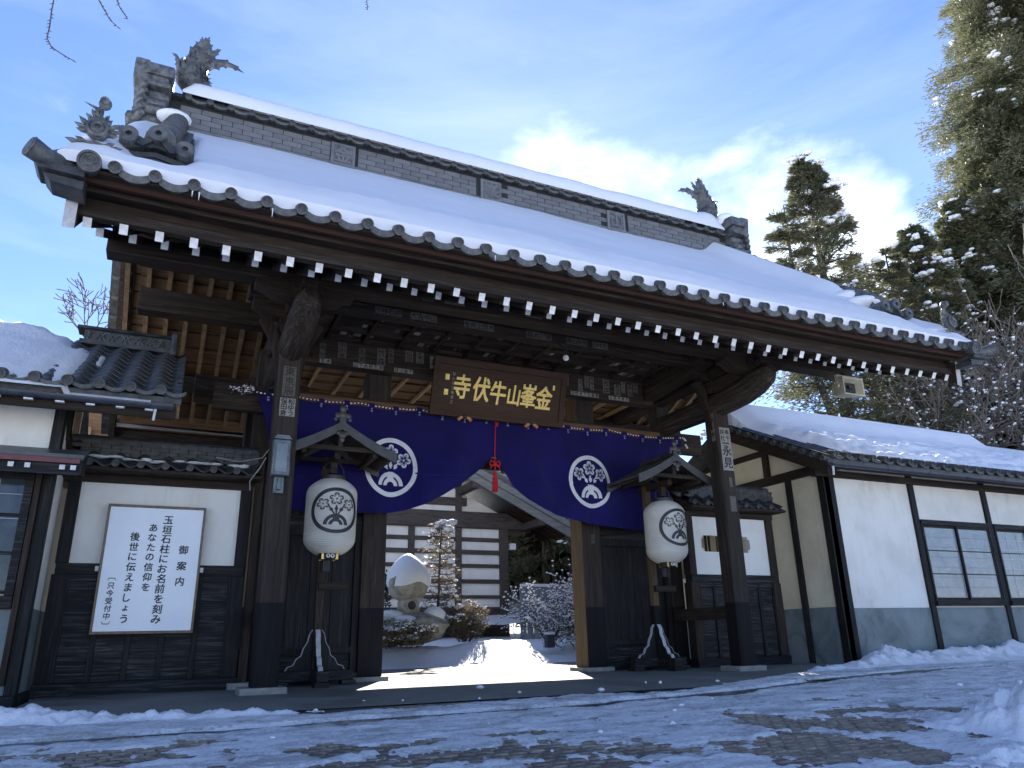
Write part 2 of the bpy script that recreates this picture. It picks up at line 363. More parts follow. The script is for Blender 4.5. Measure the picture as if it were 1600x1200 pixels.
    def mesh(s, name, mats, smooth=35, recalc=False):
        me = bpy.data.meshes.new(name); me.from_pydata(s.v, [], s.f)
        for m_ in (mats if isinstance(mats, (list, tuple)) else [mats]): me.materials.append(MATS[m_])
        if max(s.m, default=0) > 0: me.polygons.foreach_set('material_index', s.m)
        if smooth:
            me.polygons.foreach_set('use_smooth', [True]*len(s.f)); me.update(); me.set_sharp_from_angle(angle=R(smooth))
        me.update()
        return me
WP = {}
def tag(o, label=None, cat=None, group=None, kind=None):
    for k, v_ in (('label', label), ('category', cat), ('group', group), ('kind', kind)):
        if v_: o[k] = v_
    return o
def thing(name, label, cat, loc=(0,0,0), group=None):
    o = bpy.data.objects.new(name, None); o.empty_display_size = .2; COL.objects.link(o); o.location = loc; WP[o.name] = Vector(loc)
    return tag(o, label, cat, group)
def place(name, me, parent=None, loc=(0,0,0), rot=(0,0,0), scale=(1,1,1), bevel=0):
    o = bpy.data.objects.new(name, me); COL.objects.link(o)
    base = WP[parent.name] if parent else Vector((0,0,0))
    o.parent = parent; o.location = Vector(loc)-base; o.rotation_euler = rot; o.scale = scale; WP[o.name] = Vector(loc)
    if bevel:
        b = o.modifiers.new('bevel', 'BEVEL'); b.width = bevel; b.segments = 2; b.limit_method = 'ANGLE'; b.angle_limit = R(50)
    return o
def part(name, mb, mats, parent=None, smooth=35, bevel=0, **kw):
    return place(name, mb.mesh(name, mats, smooth), parent, bevel=bevel, **kw)
def copy_tree(o, loc, parent=None):
    c = o.copy(); COL.objects.link(c); c.parent = parent
    if loc is not None: c.location = loc
    for ch in list(o.children): copy_tree(ch, None, c)
    return c
def lerp(a, b, t): return a+(b-a)*t
def pw(x, pts):
    if x <= pts[0][0]: return pts[0][1]
    for (a, b), (c, d) in zip(pts, pts[1:]):
        if x <= c: return b+(d-b)*(x-a)/(c-a)
    return pts[-1][1]
# numpy value noise
_perm = RNG.random((256, 256))
def vn(x, y):
    x = np.asarray(x, float); y = np.asarray(y, float)
    xi = np.floor(x).astype(int); yi = np.floor(y).astype(int); fx = x-xi; fy = y-yi
    fx = fx*fx*(3-2*fx); fy = fy*fy*(3-2*fy)
    g = lambda i, j: _perm[i % 256, j % 256]
    return (g(xi, yi)*(1-fx)+g(xi+1, yi)*fx)*(1-fy)+(g(xi, yi+1)*(1-fx)+g(xi+1, yi+1)*fx)*fy
def fbm(x, y, o=5, s=1.0, gain=.5):
    t = 0; a = 1; n = 0; x = np.asarray(x, float)*s; y = np.asarray(y, float)*s
    for i in range(o):
        t = t+a*vn(x*2**i+17.3*i, y*2**i+9.1*i); n += a; a *= gain
    return t/n
def sstep(a, b, x):
    t = np.clip((np.asarray(x, float)-a)/(b-a), 0, 1); return t*t*(3-2*t)
def heightfield(name, xs, ys, zf, mat, kind='structure', label=None, cat=None, parent=None, drop=None, keep=None):
    X, Y = np.meshgrid(xs, ys, indexing='ij'); Z = zf(X, Y)
    V = np.stack([X, Y, Z], -1).reshape(-1, 3); nx, ny = len(xs), len(ys)
    I = np.arange(nx*ny).reshape(nx, ny)
    Fq = np.stack([I[:-1, :-1], I[1:, :-1], I[1:, 1:], I[:-1, 1:]], -1).reshape(-1, 4)
    if keep is not None:
        K = keep(X, Y).reshape(-1); Fq = Fq[K[Fq].any(1)]
        used = np.unique(Fq); mp = np.full(len(V), -1); mp[used] = np.arange(len(used)); V = V[used]; Fq = mp[Fq]
    me = quads_mesh(name, V, Fq, mat, True)
    o = place(name, me, parent); tag(o, label, cat, None, kind)
    return o
def quads_mesh(name, V, Fq, mats, smooth=False, mi=None):
    me = bpy.data.meshes.new(name); k = Fq.shape[1]
    me.vertices.add(len(V)); me.vertices.foreach_set('co', np.ascontiguousarray(V, dtype=np.float32).ravel())
    me.loops.add(Fq.size); me.loops.foreach_set('vertex_index', np.ascontiguousarray(Fq, dtype=np.int32).ravel())
    me.polygons.add(len(Fq)); me.polygons.foreach_set('loop_start', np.arange(0, Fq.size, k, dtype=np.int32))
    for m_ in (mats if isinstance(mats, (list, tuple)) else [mats]): me.materials.append(MATS[m_])
    if mi is not None: me.polygons.foreach_set('material_index', np.asarray(mi, dtype=np.int32))
    me.update(calc_edges=True); me.validate()
    if smooth: me.polygons.foreach_set('use_smooth', np.ones(len(Fq), dtype=bool))
    return me
# lettering from the built-in font, as mesh
_gl = {}
def glyph(ch, bold=.0):
    k = (ch, bold)
    if k in _gl: return _gl[k]
    c = bpy.data.curves.new('g', 'FONT'); c.body = ch; c.size = 1; c.resolution_u = 3
    o = bpy.data.objects.new('g', c); COL.objects.link(o)
    dg = bpy.context.evaluated_depsgraph_get(); dg.update()
    me = bpy.data.meshes.new_from_object(o.evaluated_get(dg))
    v_ = np.array([x.co[:2] for x in me.vertices]); f_ = [tuple(p.vertices) for p in me.polygons]
    bpy.data.objects.remove(o); bpy.data.curves.remove(c); bpy.data.meshes.remove(me)
    lo, hi = v_.min(0), v_.max(0)
    if ch in 'ーっょゃゅ、。': pass
    v_ = (v_-(lo+hi)/2)
    _gl[k] = (v_, f_, hi-lo)
    return _gl[k]
def put_glyph(mb, ch, place_fn, cx, cz, size, bold=.0, mi=0, rot=0.0, squash=1.0, slant=0.0):
    """place_fn(u,v)->3D"""
    v_, f_, ext = glyph(ch, bold)
    ca, sa = math.cos(rot), math.sin(rot)
    offs = [(0, 0)] if bold <= 0 else [(-.5, -.5), (.5, .5), (.5, -.5), (-.5, .5)]
    for k, (ox, oz) in enumerate(offs):
        pts = []
        for x, z in v_:
            x, z = x*squash+slant*z+ox*bold, z+oz*bold
            p = place_fn(cx+(x*ca-z*sa)*size, cz+(x*sa+z*ca)*size); pts.append((p[0], p[1]-.0006*k, p[2]))
        mb.add(pts, f_, mi)

# ================================================================== THE GROUND
CX = 5.0
def gz(x, y):
    """height of the ground: level under the gate, falling towards the camera, rising a little in the garden"""
    y = np.asarray(y, float)
    z = np.where(y < 8.2, -.07*(8.2-np.maximum(y, -12)), 0.0)
    z = z+np.where(y > 17, .055*(np.minimum(y, 30)-17), 0)
    return z
def gz1(x, y): return float(gz(x, y))
xs = np.concatenate([np.linspace(-260, -16, 20), np.linspace(-14, 40, 55), np.linspace(44, 300, 20)])
ys = np.concatenate([np.linspace(-120, -14, 10), np.linspace(-12, 34, 93), np.linspace(38, 420, 22)])
heightfield('ground', xs, ys, lambda X, Y: gz(X, Y)-.03+.05*np.where(Y > 13.4, fbm(X, Y, 4, .8), 0), 'snow')
# asphalt road in front, concrete floor under the gate
xs = np.linspace(-14, 30, 45)
heightfield('road', xs, np.linspace(-1, 9.0, 31), lambda X, Y: gz(X, Y)+.002, 'asphalt')
heightfield('gate_floor', np.linspace(-1.15, 11.3, 40), np.linspace(7.75, 16.2, 31), lambda X, Y: gz(X, Y)+.012+.0*X, 'concrete')
mb = MB(); mb.box(-1.1, 11.2, 13.2, 13.215, .0, .0165); part('floor_joint', mb, 'mortar')
tag(bpy.data.objects['floor_joint'], kind='structure')

def px_ground(px, py):
    d = fw+rt*((px-800)/F_PX)-up*((py-600)/F_PX); t = .5
    while t < 60:
        p = Vector((0, 0, .6))+d*t
        if p.z <= gz1(p.x, p.y): return p
        t += .01
    return p
# bare patches of cobbles in the trodden snow: ellipses on the ground (x, y, rx, ry, turn, weight)
BARE = [(5.65, 5.25, .9, .30, -.42, .95), (4.75, 4.6, .6, .45, .2, 1.15), (6.7, 5.65, .7, .16, -.3, .85), (4.25, 4.3, .35, .2, .3, .7), (5.0, 4.2, .4, .25, 0, .9),
        (1.55, 5.85, .7, .15, -.1, .72), (2.35, 5.3, .8, .25, -.1, .85), (1.3, 5.3, .7, .2, 0, .82), (.1, 6.05, .6, .14, .1, .62), (2.9, 5.9, .4, .10, -.2, .6),
        (-.3, 6.3, .6, .16, .1, .7), (3.3, 5.0, .5, .15, -.3, .75), (6.6, 6.4, .35, .06, -.3, .7), (5.1, 5.9, .35, .10, -.3, .7), (2.6, 4.75, .6, .25, 0, .8)]
def bare(X, Y):
    w = np.zeros_like(np.asarray(X, float))
    for (cx, cy, rx, ry, a, k) in BARE:
        dx, dy = X-cx, Y-cy; u = (dx*math.cos(a)+dy*math.sin(a))/rx; v_ = (-dx*math.sin(a)+dy*math.cos(a))/ry
        w = np.maximum(w, k*np.exp(-(u*u+v_*v_)*.75))
    return w+(fbm(X, Y, 4, 3.2)-.5)*1.1+(fbm(X+5, Y, 3, 10)-.5)*.75
def smear(X, Y):
    """thin wet asphalt without snow between floor and cobbles"""
    c = np.interp(X, [-2, 0, 2, 4, 6, 8, 11, 16], [6.95, 6.95, 7.0, 7.05, 7.2, 7.7, 8.1, 8.6])
    w = np.exp(-((Y-c)/.17)**2)*.9
    c2 = np.interp(X, [1, 3, 5, 7, 9], [8.6, 8.75, 8.9, 9.1, 9.3]); w = np.maximum(w, np.exp(-((Y-c2)/.32)**2)*np.where(X > 0.8, 1.0, 0))
    return w+(fbm(X*.5, Y*2.2, 4, 2.0)-.5)*.9
def snow_h(X, Y):
    b = bare(X, Y); s_ = smear(X, Y)
    h = .030+.030*(fbm(X, Y, 5, 5)-.5)+.024*(fbm(X*.5, Y*2.5, 5, 7)-.5)+.016*(fbm(X, Y, 3, 22)-.5)
    h = h-.026*sstep(.30, .50, b)-.030*sstep(.60, .85, b)-.045*sstep(.42, .62, s_)
    edge = np.interp(X, [-4, -1, 1.2, 3.4, 5.5, 7, 8.9, 12], [8.3, 7.9, 7.68, 7.7, 7.75, 8.25, 8.8, 9.3])+.45*(fbm(X, Y*0, 4, .9)-.5)
    h = h-.09*sstep(-.25, .25, Y-edge)
    return h
heightfield('trodden_snow', np.arange(-4.2, 13.5, .035), np.arange(2.62, 9.5, .032), lambda X, Y: gz(X, Y)+snow_h(X, Y), 'snow_trodden', kind='stuff', label='thin trodden snow and ice over the cobbled road', cat='snow',
            keep=lambda X, Y: (snow_h(X, Y) > -.02) & (Y > 2.5))
heightfield('trodden_snow', np.linspace(-14, 30, 60), np.linspace(-1, 3.3, 14), lambda X, Y: gz(X, Y)+.012, 'snow_trodden', kind='stuff', label='flat trodden snow on the near part of the road', cat='snow', keep=lambda X, Y: Y < 2.6-.0*X)
# cobbles
cob = []
yy = 2.9; row = 0
while yy < 6.9:
    off = .5*(row % 2)*.14
    for i in range(-16, 62):
        x = i*.142+off+random.uniform(-.006, .006); y = yy+.22*math.sin(x*.55)*.4+random.uniform(-.005, .005)
        if float(bare(np.array(x), np.array(y))) > .24: cob.append((x, y))
    yy += .093; row += 1
cobs = []
for k in range(5):
    c_ = MB(); a, b_ = .062+.003*random.random(), .040+.002*random.random()
    def rp(q): return [(-a*q, -b_*q), (a*q, -b_*q*random.uniform(.9, 1)), (a*q*random.uniform(.93, 1), b_*q), (-a*q, b_*q*random.uniform(.92, 1))]
    lo, mi_, hi = rp(1.0), rp(1.0), rp(.86)
    vs = [(x, y, -.03) for x, y in lo]+[(x, y, .004) for x, y in lo]+[(x, y, .013+random.uniform(-.002, .003)) for x, y in hi]
    fs = [(i, (i+1) % 4, 4+(i+1) % 4, 4+i) for i in range(4)]+[(4+i, 4+(i+1) % 4, 8+(i+1) % 4, 8+i) for i in range(4)]+[(8, 9, 10, 11)]
    c_.add(vs, fs); cobs.append(c_.mesh('cobble', 'cobble', 60))
road = bpy.data.objects['road']; WP['road'] = Vector((0, 0, 0))
vis = [(x, y) for x, y in cob]
vis.sort(key=lambda p: Vector((p[0]-0, p[1], 0)).length)
print('cobbles', len(vis))
rest = MB()
for i, (x, y) in enumerate(vis):
    z = gz1(x, y)+.008+random.uniform(-.003, .004); rz = random.uniform(-.10, .10)+.22*.4*.55*math.cos(x*.55)
    if i < 295: place('cobble', cobs[i % 5], road, (x, y, z), (R(-4)*-1 if y < 8 else 0, 0, rz))
    else:
        src = cobs[i % 5]; rest.add([(x+v_.co.x, y+v_.co.y, z+v_.co.z) for v_ in src.vertices], [tuple(p.vertices) for p in src.polygons])
if rest.v: tag(part('cobble_paving', rest, 'cobble', road), kind='stuff')

# ================================================================== THE TEMPLE GATE
gate = thing('temple_gate', 'large dark timber temple gate with snow covered tiled roof spanning the entrance', 'gate', (CX, 11.5, 0))
TP = [(6.55, 4.60), (6.65, 4.66), (7.5, 5.27), (8.5, 6.0), (9.5, 6.8), (10.5, 7.62), (11.4, 8.35), (11.5, 8.40)]
YC = 11.5
def Tz(y, x=CX):
    yy = YC-abs(y-YC)
    return pw(yy, TP)+.06*abs((x-CX)/6.1)**4*max(0, (9.5-yy)/3)
HX = 6.10
# posts
def chamfer_post(x, y, w, d, z0, z1, c=.03):
    hw, hd = w/2, d/2
    pl = [(x-hw+c, y-hd), (x+hw-c, y-hd), (x+hw, y-hd+c), (x+hw, y+hd-c), (x+hw-c, y+hd), (x-hw+c, y+hd), (x-hw, y+hd-c), (x-hw, y-hd+c)]
    return MB().prism(pl, 'z', z0, z1)
for sx in (-1, 1):
    x = CX+sx*3.69
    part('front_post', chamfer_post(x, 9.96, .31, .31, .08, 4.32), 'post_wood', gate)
    part('base_stone', MB().box(x-.29, x+.25, 9.72, 10.2, 0, .085), 'ledge_stone', gate, bevel=.012)
    xm = CX+sx*1.97
    pm = MB().box(xm-.19, xm+.19, 11.6, 12.02, .07, 4.9); pm.m[4 if sx > 0 else 2] = 1
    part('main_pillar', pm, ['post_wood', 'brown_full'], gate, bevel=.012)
    part('base_stone', MB().box(xm-.27, xm+.27, 11.5, 12.12, 0, .075), 'ledge_stone', gate, bevel=.012)
    xs_ = CX+sx*3.78
    part('side_pillar', MB().box(xs_-.14, xs_+.14, 11.62, 11.9, .0, 5.0), 'post_wood', gate, bevel=.01)
    part('rear_pillar', MB().box(xs_-.14, xs_+.14, 13.05, 13.35, .0, 5.0), 'post_wood', gate, bevel=.01)
    # boarded side bay between the main and side pillars
    xa, xb = sorted((xm+sx*.19, xs_-sx*.14))
    part('bay_lintel', MB().box(xa, xb, 11.66, 11.86, 2.25, 2.42), 'black_wood_x', gate)
    part('bay_frame', MB().box(xa, xa+.09, 11.68, 11.84, .14, 2.25).box(xb-.09, xb, 11.68, 11.84, .14, 2.25).box(xa+.09, xb-.09, 11.68, 11.84, .42, .50).box(xa+.09, xb-.09, 11.68, 11.84, 2.12, 2.25), 'black_wood_z', gate)
    part('bay_sill', MB().box(xa, xb, 11.6, 11.9, .0, .14), 'black_wood_x', gate)
    nb = 4; wb = (xb-xa-.18)/nb
    for k in range(nb):
        part('plank', MB().box(xa+.09+k*wb+.004, xa+.09+(k+1)*wb-.004, 11.74, 11.775, .50, 2.12), 'black_wood_z', gate)
    part('bay_back', MB().box(xa, xb, 11.79, 11.82, .1, 4.0), 'dark_wood_z', gate)
    part('kick_board', MB().box(xa+.09, xb-.09, 11.75, 11.78, .14, .42), 'black_wood_x', gate)
    for k in range(8):
        a = xa+.0+k*(xb-xa)/8
        part('plank', MB().box(a+.003, a+(xb-xa)/8-.003, 11.74, 11.77, 2.42, 3.96), 'dark_wood_z', gate)
    # low tie between front post and side pillar
    part('tie_rail', MB().box(x-.06, x+.06, 10.12, 11.6, .80, 1.0), 'dark_wood_y', gate, bevel=.006)
    # log nose beam over the post, tip turned up towards the front
    nb_ = MB(); pts = [(x, 11.6, 4.44), (x, 11.0, 4.43), (x, 10.3, 4.42), (x, 9.6, 4.42), (x, 9.2, 4.45), (x, 8.85, 4.52), (x, 8.62, 4.60), (x, 8.5, 4.66)]
    rr_ = [.20, .21, .215, .22, .225, .22, .19, .10]
    nb_.tube(pts, rr_, 12, sx=.85); part('nose_beam', nb_, 'weathered_y', gate, smooth=25)
    part('bracket_arm', MB().prism([(9.6, 4.62), (8.75, 4.74), (8.62, 4.80), (8.62, 4.86), (10.2, 4.86), (10.2, 4.62)], 'x', x-.10, x+.10), 'dark_wood_y', gate, bevel=.008)
    # capital blocks
    for (yb, z0) in ((9.96, 4.62), (8.98, 4.72)):
        pl = lambda q, z: [(x-q, yb-q, z), (x+q, yb-q, z), (x+q, yb+q, z), (x-q, yb+q, z)]
        cb_ = MB(); cb_.add(pl(.13, z0)+pl(.19, z0+.09)+pl(.19, z0+.19), [(i, (i+1) % 4, 4+(i+1) % 4, 4+i) for i in range(4)]+[(4+i, 4+(i+1) % 4, 8+(i+1) % 4, 8+i) for i in range(4)]+[(8, 9, 10, 11), (3, 2, 1, 0)])
        part('capital_block', cb_, 'dark_wood_z', gate, smooth=20)
    # boat shaped arm under the eave purlin
    ba = [(x-.62, 4.92), (x-.62, 4.84), (x-.50, 4.80), (x-.42, 4.74), (x-.18, 4.70), (x+.18, 4.70), (x+.42, 4.74), (x+.50, 4.80), (x+.62, 4.84), (x+.62, 4.92)]
    part('boat_arm', MB().prism(ba, 'y', 8.86, 9.12), 'dark_wood_x', gate, bevel=.008)
    ba2 = [(x-.55, 5.1), (x-.55, 4.98), (x-.40, 4.90), (x-.16, 4.84), (x+.16, 4.84), (x+.40, 4.90), (x+.55, 4.98), (x+.55, 5.1)]
    part('boat_arm', MB().prism(ba2, 'y', 9.84, 10.08), 'dark_wood_x', gate, bevel=.008)
    # curved brace rising from the post sides
    for k in (-1, 1):
        cv = [(x+k*.16, 3.95), (x+k*.20, 4.25), (x+k*.30, 4.55), (x+k*.44, 4.80), (x+k*.30, 4.84), (x+k*.20, 4.66), (x+k*.155, 4.4)]
        if k < 0: cv = cv[::-1]
        part('corner_brace', MB().prism(cv, 'y', 9.90, 10.02), 'dark_wood_z', gate)
    # upper cross beams front to back
    part('cross_beam', MB().prism([(8.9, 5.0), (9.1, 4.88), (13.9, 4.88), (14.1, 5.0), (14.1, 5.26), (8.9, 5.26)], 'x', x-.13, x+.13), 'dark_wood_y', gate, bevel=.012)
    xi = x-sx*.42
    part('cross_beam', MB().prism([(9.5, 5.02), (10.2, 4.92), (11.3, 4.86), (11.3, 5.36), (9.5, 5.36)], 'x', xi-.12, xi+.12), 'dark_wood_y', gate, bevel=.012)
# long beams
part('eave_purlin', MB().box(CX-5.98, CX+5.98, 8.86, 9.12, 4.922, 5.165), 'dark_wood_x', gate, bevel=.012)
part('eave_purlin', MB().box(CX-5.98, CX+5.98, 13.88, 14.14, 4.922, 5.165), 'dark_wood_x', gate, bevel=.012)
part('tie_beam', MB().box(CX-4.3, CX+4.3, 9.86, 10.06, 5.105, 5.27), 'fascia_wood', gate, bevel=.01)
part('wall_beam', MB().box(CX-5.75, CX+5.75, 11.62, 11.9, 5.40, 5.77), 'dark_wood_x', gate, bevel=.012)
part('slip_lintel', MB().box(CX-3.4, CX+3.4, 11.36, 11.58, 4.80, 5.60), 'dark_wood_x', gate, bevel=.01)
part('head_lintel', MB().box(CX-4.55, CX+4.55, 11.46, 11.60, 3.92, 4.33), 'dark_wood_x', gate, bevel=.01)
part('lintel_rail', MB().box(CX-3.5, CX+3.5, 11.38, 11.46, 4.10, 4.27), 'brown_wood_x', gate, bevel=.006)
part('rear_beam', MB().box(CX-4.8, CX-2.9, 13.06, 13.34, 4.52, 4.95), 'dark_wood_x', gate, bevel=.012)
part('rear_beam', MB().box(CX+2.9, CX+4.8, 13.06, 13.34, 4.52, 4.95), 'dark_wood_x', gate, bevel=.012)
part('ridge_purlin', MB().box(CX-5.8, CX+5.8, 11.36, 11.64, 6.10, 6.40), 'dark_wood_x', gate)
# under-eave rafters: two tiers with white painted ends, sheathing boards above
raf_me = MB().bar((0, 0, 0), (0, 3.62, 1.81), .072, .095, 0, cap0=1).mesh('rafter', ['dark_wood_y', 'white_paint'])
fly_me = MB().bar((0, 0, 0), (0, 1.5, .82), .074, .098, 0, cap0=1).mesh('flying_rafter', ['dark_wood_y', 'white_paint'])
rar_me = MB().bar((0, 0, 0), (0, -3.62, 1.81), .07, .105, 0, cap0=1).mesh('rafter', ['brown_wood_y', 'grey_paint'])  # rear rafters get the brighter brown in place of reflected warm light
def lift(x): return .05*abs((x-CX)/6)**4
nr = 40
for i in range(nr):
    x = CX-5.98+.3068*i
    place('flying_rafter', fly_me, gate, (x+random.uniform(-.006, .006), 7.15+random.uniform(-.01, .01), 4.295+lift(x)+random.uniform(-.004, .002)))
    if i < nr-1: place('rafter', raf_me, gate, (x+.03, 7.86, 4.575+lift(x)))
for i in range(0, nr):
    place('rafter', rar_me, gate, (CX-5.98+.3068*i, 2*YC-7.88, 4.66))
def sheath(y0, z0, y1, z1, n, mat, name='sheathing_board'):
    for k in range(n):
        a, b_ = k/n, (k+1)/n-.012
        part(name, MB().add([(CX-5.98, lerp(y0, y1, a), lerp(z0, z1, a)), (CX+5.98, lerp(y0, y1, a), lerp(z0, z1, a)), (CX+5.98, lerp(y0, y1, b_), lerp(z0, z1, b_)), (CX-5.98, lerp(y0, y1, b_), lerp(z0, z1, b_)),
                          (CX-5.98, lerp(y0, y1, a), lerp(z0, z1, a)+.02), (CX+5.98, lerp(y0, y1, a), lerp(z0, z1, a)+.02), (CX+5.98, lerp(y0, y1, b_), lerp(z0, z1, b_)+.02), (CX-5.98, lerp(y0, y1, b_), lerp(z0, z1, b_)+.02)],
                         [(0, 3, 2, 1), (4, 5, 6, 7), (0, 1, 5, 4), (1, 2, 6, 5), (2, 3, 7, 6), (3, 0, 4, 7)]), mat, gate)
sheath(7.2, 4.375+.02, 8.4, 5.035+.02, 4, 'board_wood')
sheath(8.4, 4.985, 11.5, 6.535, 8, 'board_wood')
sheath(2*YC-7.6, 4.59, 11.5, 6.54, 12, 'brown_wood_x')  # rear boards use the warm-lit brown as well
# eave boards, front
seg = np.linspace(-HX+.02, HX-.02, 25)
def eave_strip(name, y0, y1, z0, z1, mat, e=0):
    b_ = MB(); n = len(seg); h = HX-.02+e
    for t in np.linspace(-h, h, 25):
        x = CX+t; l = lift(x)
        b_.v += [(x, y0, z0+l), (x, y1, z0+l), (x, y1, z1+l), (x, y0, z1+l)]
    for i in range(24):
        for k in range(4): b_.f.append((i*4+k, i*4+(k+1) % 4, (i+1)*4+(k+1) % 4, (i+1)*4+k)[::-1]); b_.m.append(0)
    b_.f += [(0, 1, 2, 3), tuple(96+k for k in (3, 2, 1, 0))]; b_.m += [0, 0]
    part(name, b_, mat, gate)
eave_strip('eave_beam', 7.10, 7.20, 4.335, 4.43, 'fascia_wood')
eave_strip('eave_beam', 7.16, 7.24, 4.432, 4.55, 'dark_wood_x')
eave_strip('eave_board', 6.95, 6.98, 4.51, 4.56, 'dark_wood_x')
eave_strip('eave_board', 6.80, 6.84, 4.515, 4.565, 'red_wood')
eave_strip('soffit_board', 6.7, 7.25, 4.568, 4.592, 'dark_wood_x')
# rear eave closes the same way
for (y0, y1, z0, z1, m_) in ((15.8, 15.9, 4.335, 4.55, 'fascia_wood'), (16.16, 16.2, 4.545, 4.60, 'red_wood'), (15.75, 16.3, 4.572, 4.596, 'board_wood')):
    part('eave_board', MB().box(CX-HX, CX+HX, y0, y1, z0, z1), m_, gate)
# barge boards at both gables
def barge(sx, front):
    x0 = CX+sx*(HX-.04); x1 = CX+sx*(HX+.06); s_ = 1 if front else -1
    tops = [(7.02, 4.54), (7.6, 4.95), (8.5, 5.66), (9.5, 6.42), (10.5, 7.2), (11.5, 7.95)]
    if not front: tops[0] = (7.02, 4.54)
    poly = [(YC+(y-YC)*s_, z) for y, z in tops]+[(YC+(y-YC)*s_, z-(.34+.06*(y-7)/4.5)) for y, z in tops[::-1]]
    poly[-1] = (YC+(7.05-YC)*s_, 4.20)
    b_ = MB(); b_.prism(poly if front else poly[::-1], 'x', min(x0, x1), max(x0, x1))
    b_.m[len(poly)-1] = 1
    part('barge_board', b_, ['dark_wood_y', 'grey_paint'], gate, smooth=0)
for sx in (-1, 1):
    for fr in (True, False): barge(sx, fr)
    xg = CX+sx*5.9
    gp_ = [(8.6, 5.02), (11.5, 6.5), (14.4, 5.02), (14.4, 5.92), (11.5, 8.2), (8.6, 5.92)]
    part('gable_sun_board', MB().prism(gp_, 'x', xg-.02, xg+.02), 'red_wood', gate)  # closing board added to stop sun shining through the open gable
# roof deck under the tiles
for s_ in (1, -1):
    ysn = [6.86, 7.1, 7.5, 8.0, 8.5, 9.0, 9.5, 10, 10.5, 11, 11.5]
    b_ = MB(); xsn = np.linspace(-HX-.16, HX+.16, 25)
    up_ = [[(CX+t, YC+(y-YC)*s_, Tz(y, CX+t)-.03) for y in ysn] for t in xsn]
    for rw in up_: b_.v += rw
    for rw in up_: b_.v += [(a, c, d-.06) for a, c, d in rw]
    n, k = len(xsn), len(ysn)
    for i in range(n-1):
        for j in range(k-1):
            q = (i*k+j, (i+1)*k+j, (i+1)*k+j+1, i*k+j+1); b_.f += [q, tuple(n*k+t for t in q[::-1])]; b_.m += [0, 0]
    for j in range(k-1):
        b_.f += [(j, j+1, n*k+j+1, n*k+j), ((n-1)*k+j, n*k+(n-1)*k+j, n*k+(n-1)*k+j+1, (n-1)*k+j+1)]; b_.m += [0, 0]
    for i in range(n-1): b_.f.append((i*k, n*k+i*k, n*k+(i+1)*k, (i+1)*k)); b_.m.append(0)
    part('roof', b_, 'tile_dark', gate)
# round end tiles along the eave with swirl disc, pan tile lips between
def round_tile(r, ln, n=18):
    b_ = MB(); b_.lathe([(0, .006), (r*.16, .006), (r*.2, 0), (r*.34, 0), (r*.4, .006), (r*.52, .006), (r*.58, 0), (r*.74, 0), (r*.80, -.014), (r*1.0, -.016), (r*1.02, .0), (r*1.02, ln)], n, axis='y')
    for k in range(3):
        a = k*2.094; b_.ball((r*.46*math.cos(a), -.003, r*.46*math.sin(a)), r*.11, 6, sy=.5)
    return b_
def pan_lip(w, dep, sag, th, ln, n=8, lift_=.0):
    b_ = MB()
    for k in range(n+1):
        t = k/n; x = t*w; z = -sag*math.sin(math.pi*t)**.9
        b_.v += [(x, 0, z+lift_), (x, 0, z-th+lift_), (x, ln, z-th+lift_), (x, ln, z+lift_), (x, -.008, z-th*.55+lift_)]
    for k in range(n):
        o = k*5; p = o+5
        b_.f += [(o+4, p+4, p, o), (o+1, p+1, p+4, o+4), (o+2, p+2, p+1, o+1), (o, p, p+3, o+3)]; b_.m += [0]*4
    return b_
SP = .33
rt_me = round_tile(.056, .34).mesh('eave_tile', 'tile', 30); pl_me = pan_lip(SP-.075, 0, .040, .070, .25).mesh('pan_tile', 'tile', 40)
nt_ = 36; x0 = CX-(nt_-1)/2*SP
for i in range(nt_):
    x = x0+i*SP+random.uniform(-.004, .004); z = Tz(6.65, x)-.045+random.uniform(-.004, .004)
    place('eave_tile', rt_me, gate, (x, 6.62, z), (R(28), 0, 0))
    if i < nt_-1: place('pan_tile', pl_me, gate, (x+.0375, 6.64, z+.018), (R(20), math.atan2(Tz(6.65, x)-Tz(6.65, x+SP), SP), 0))
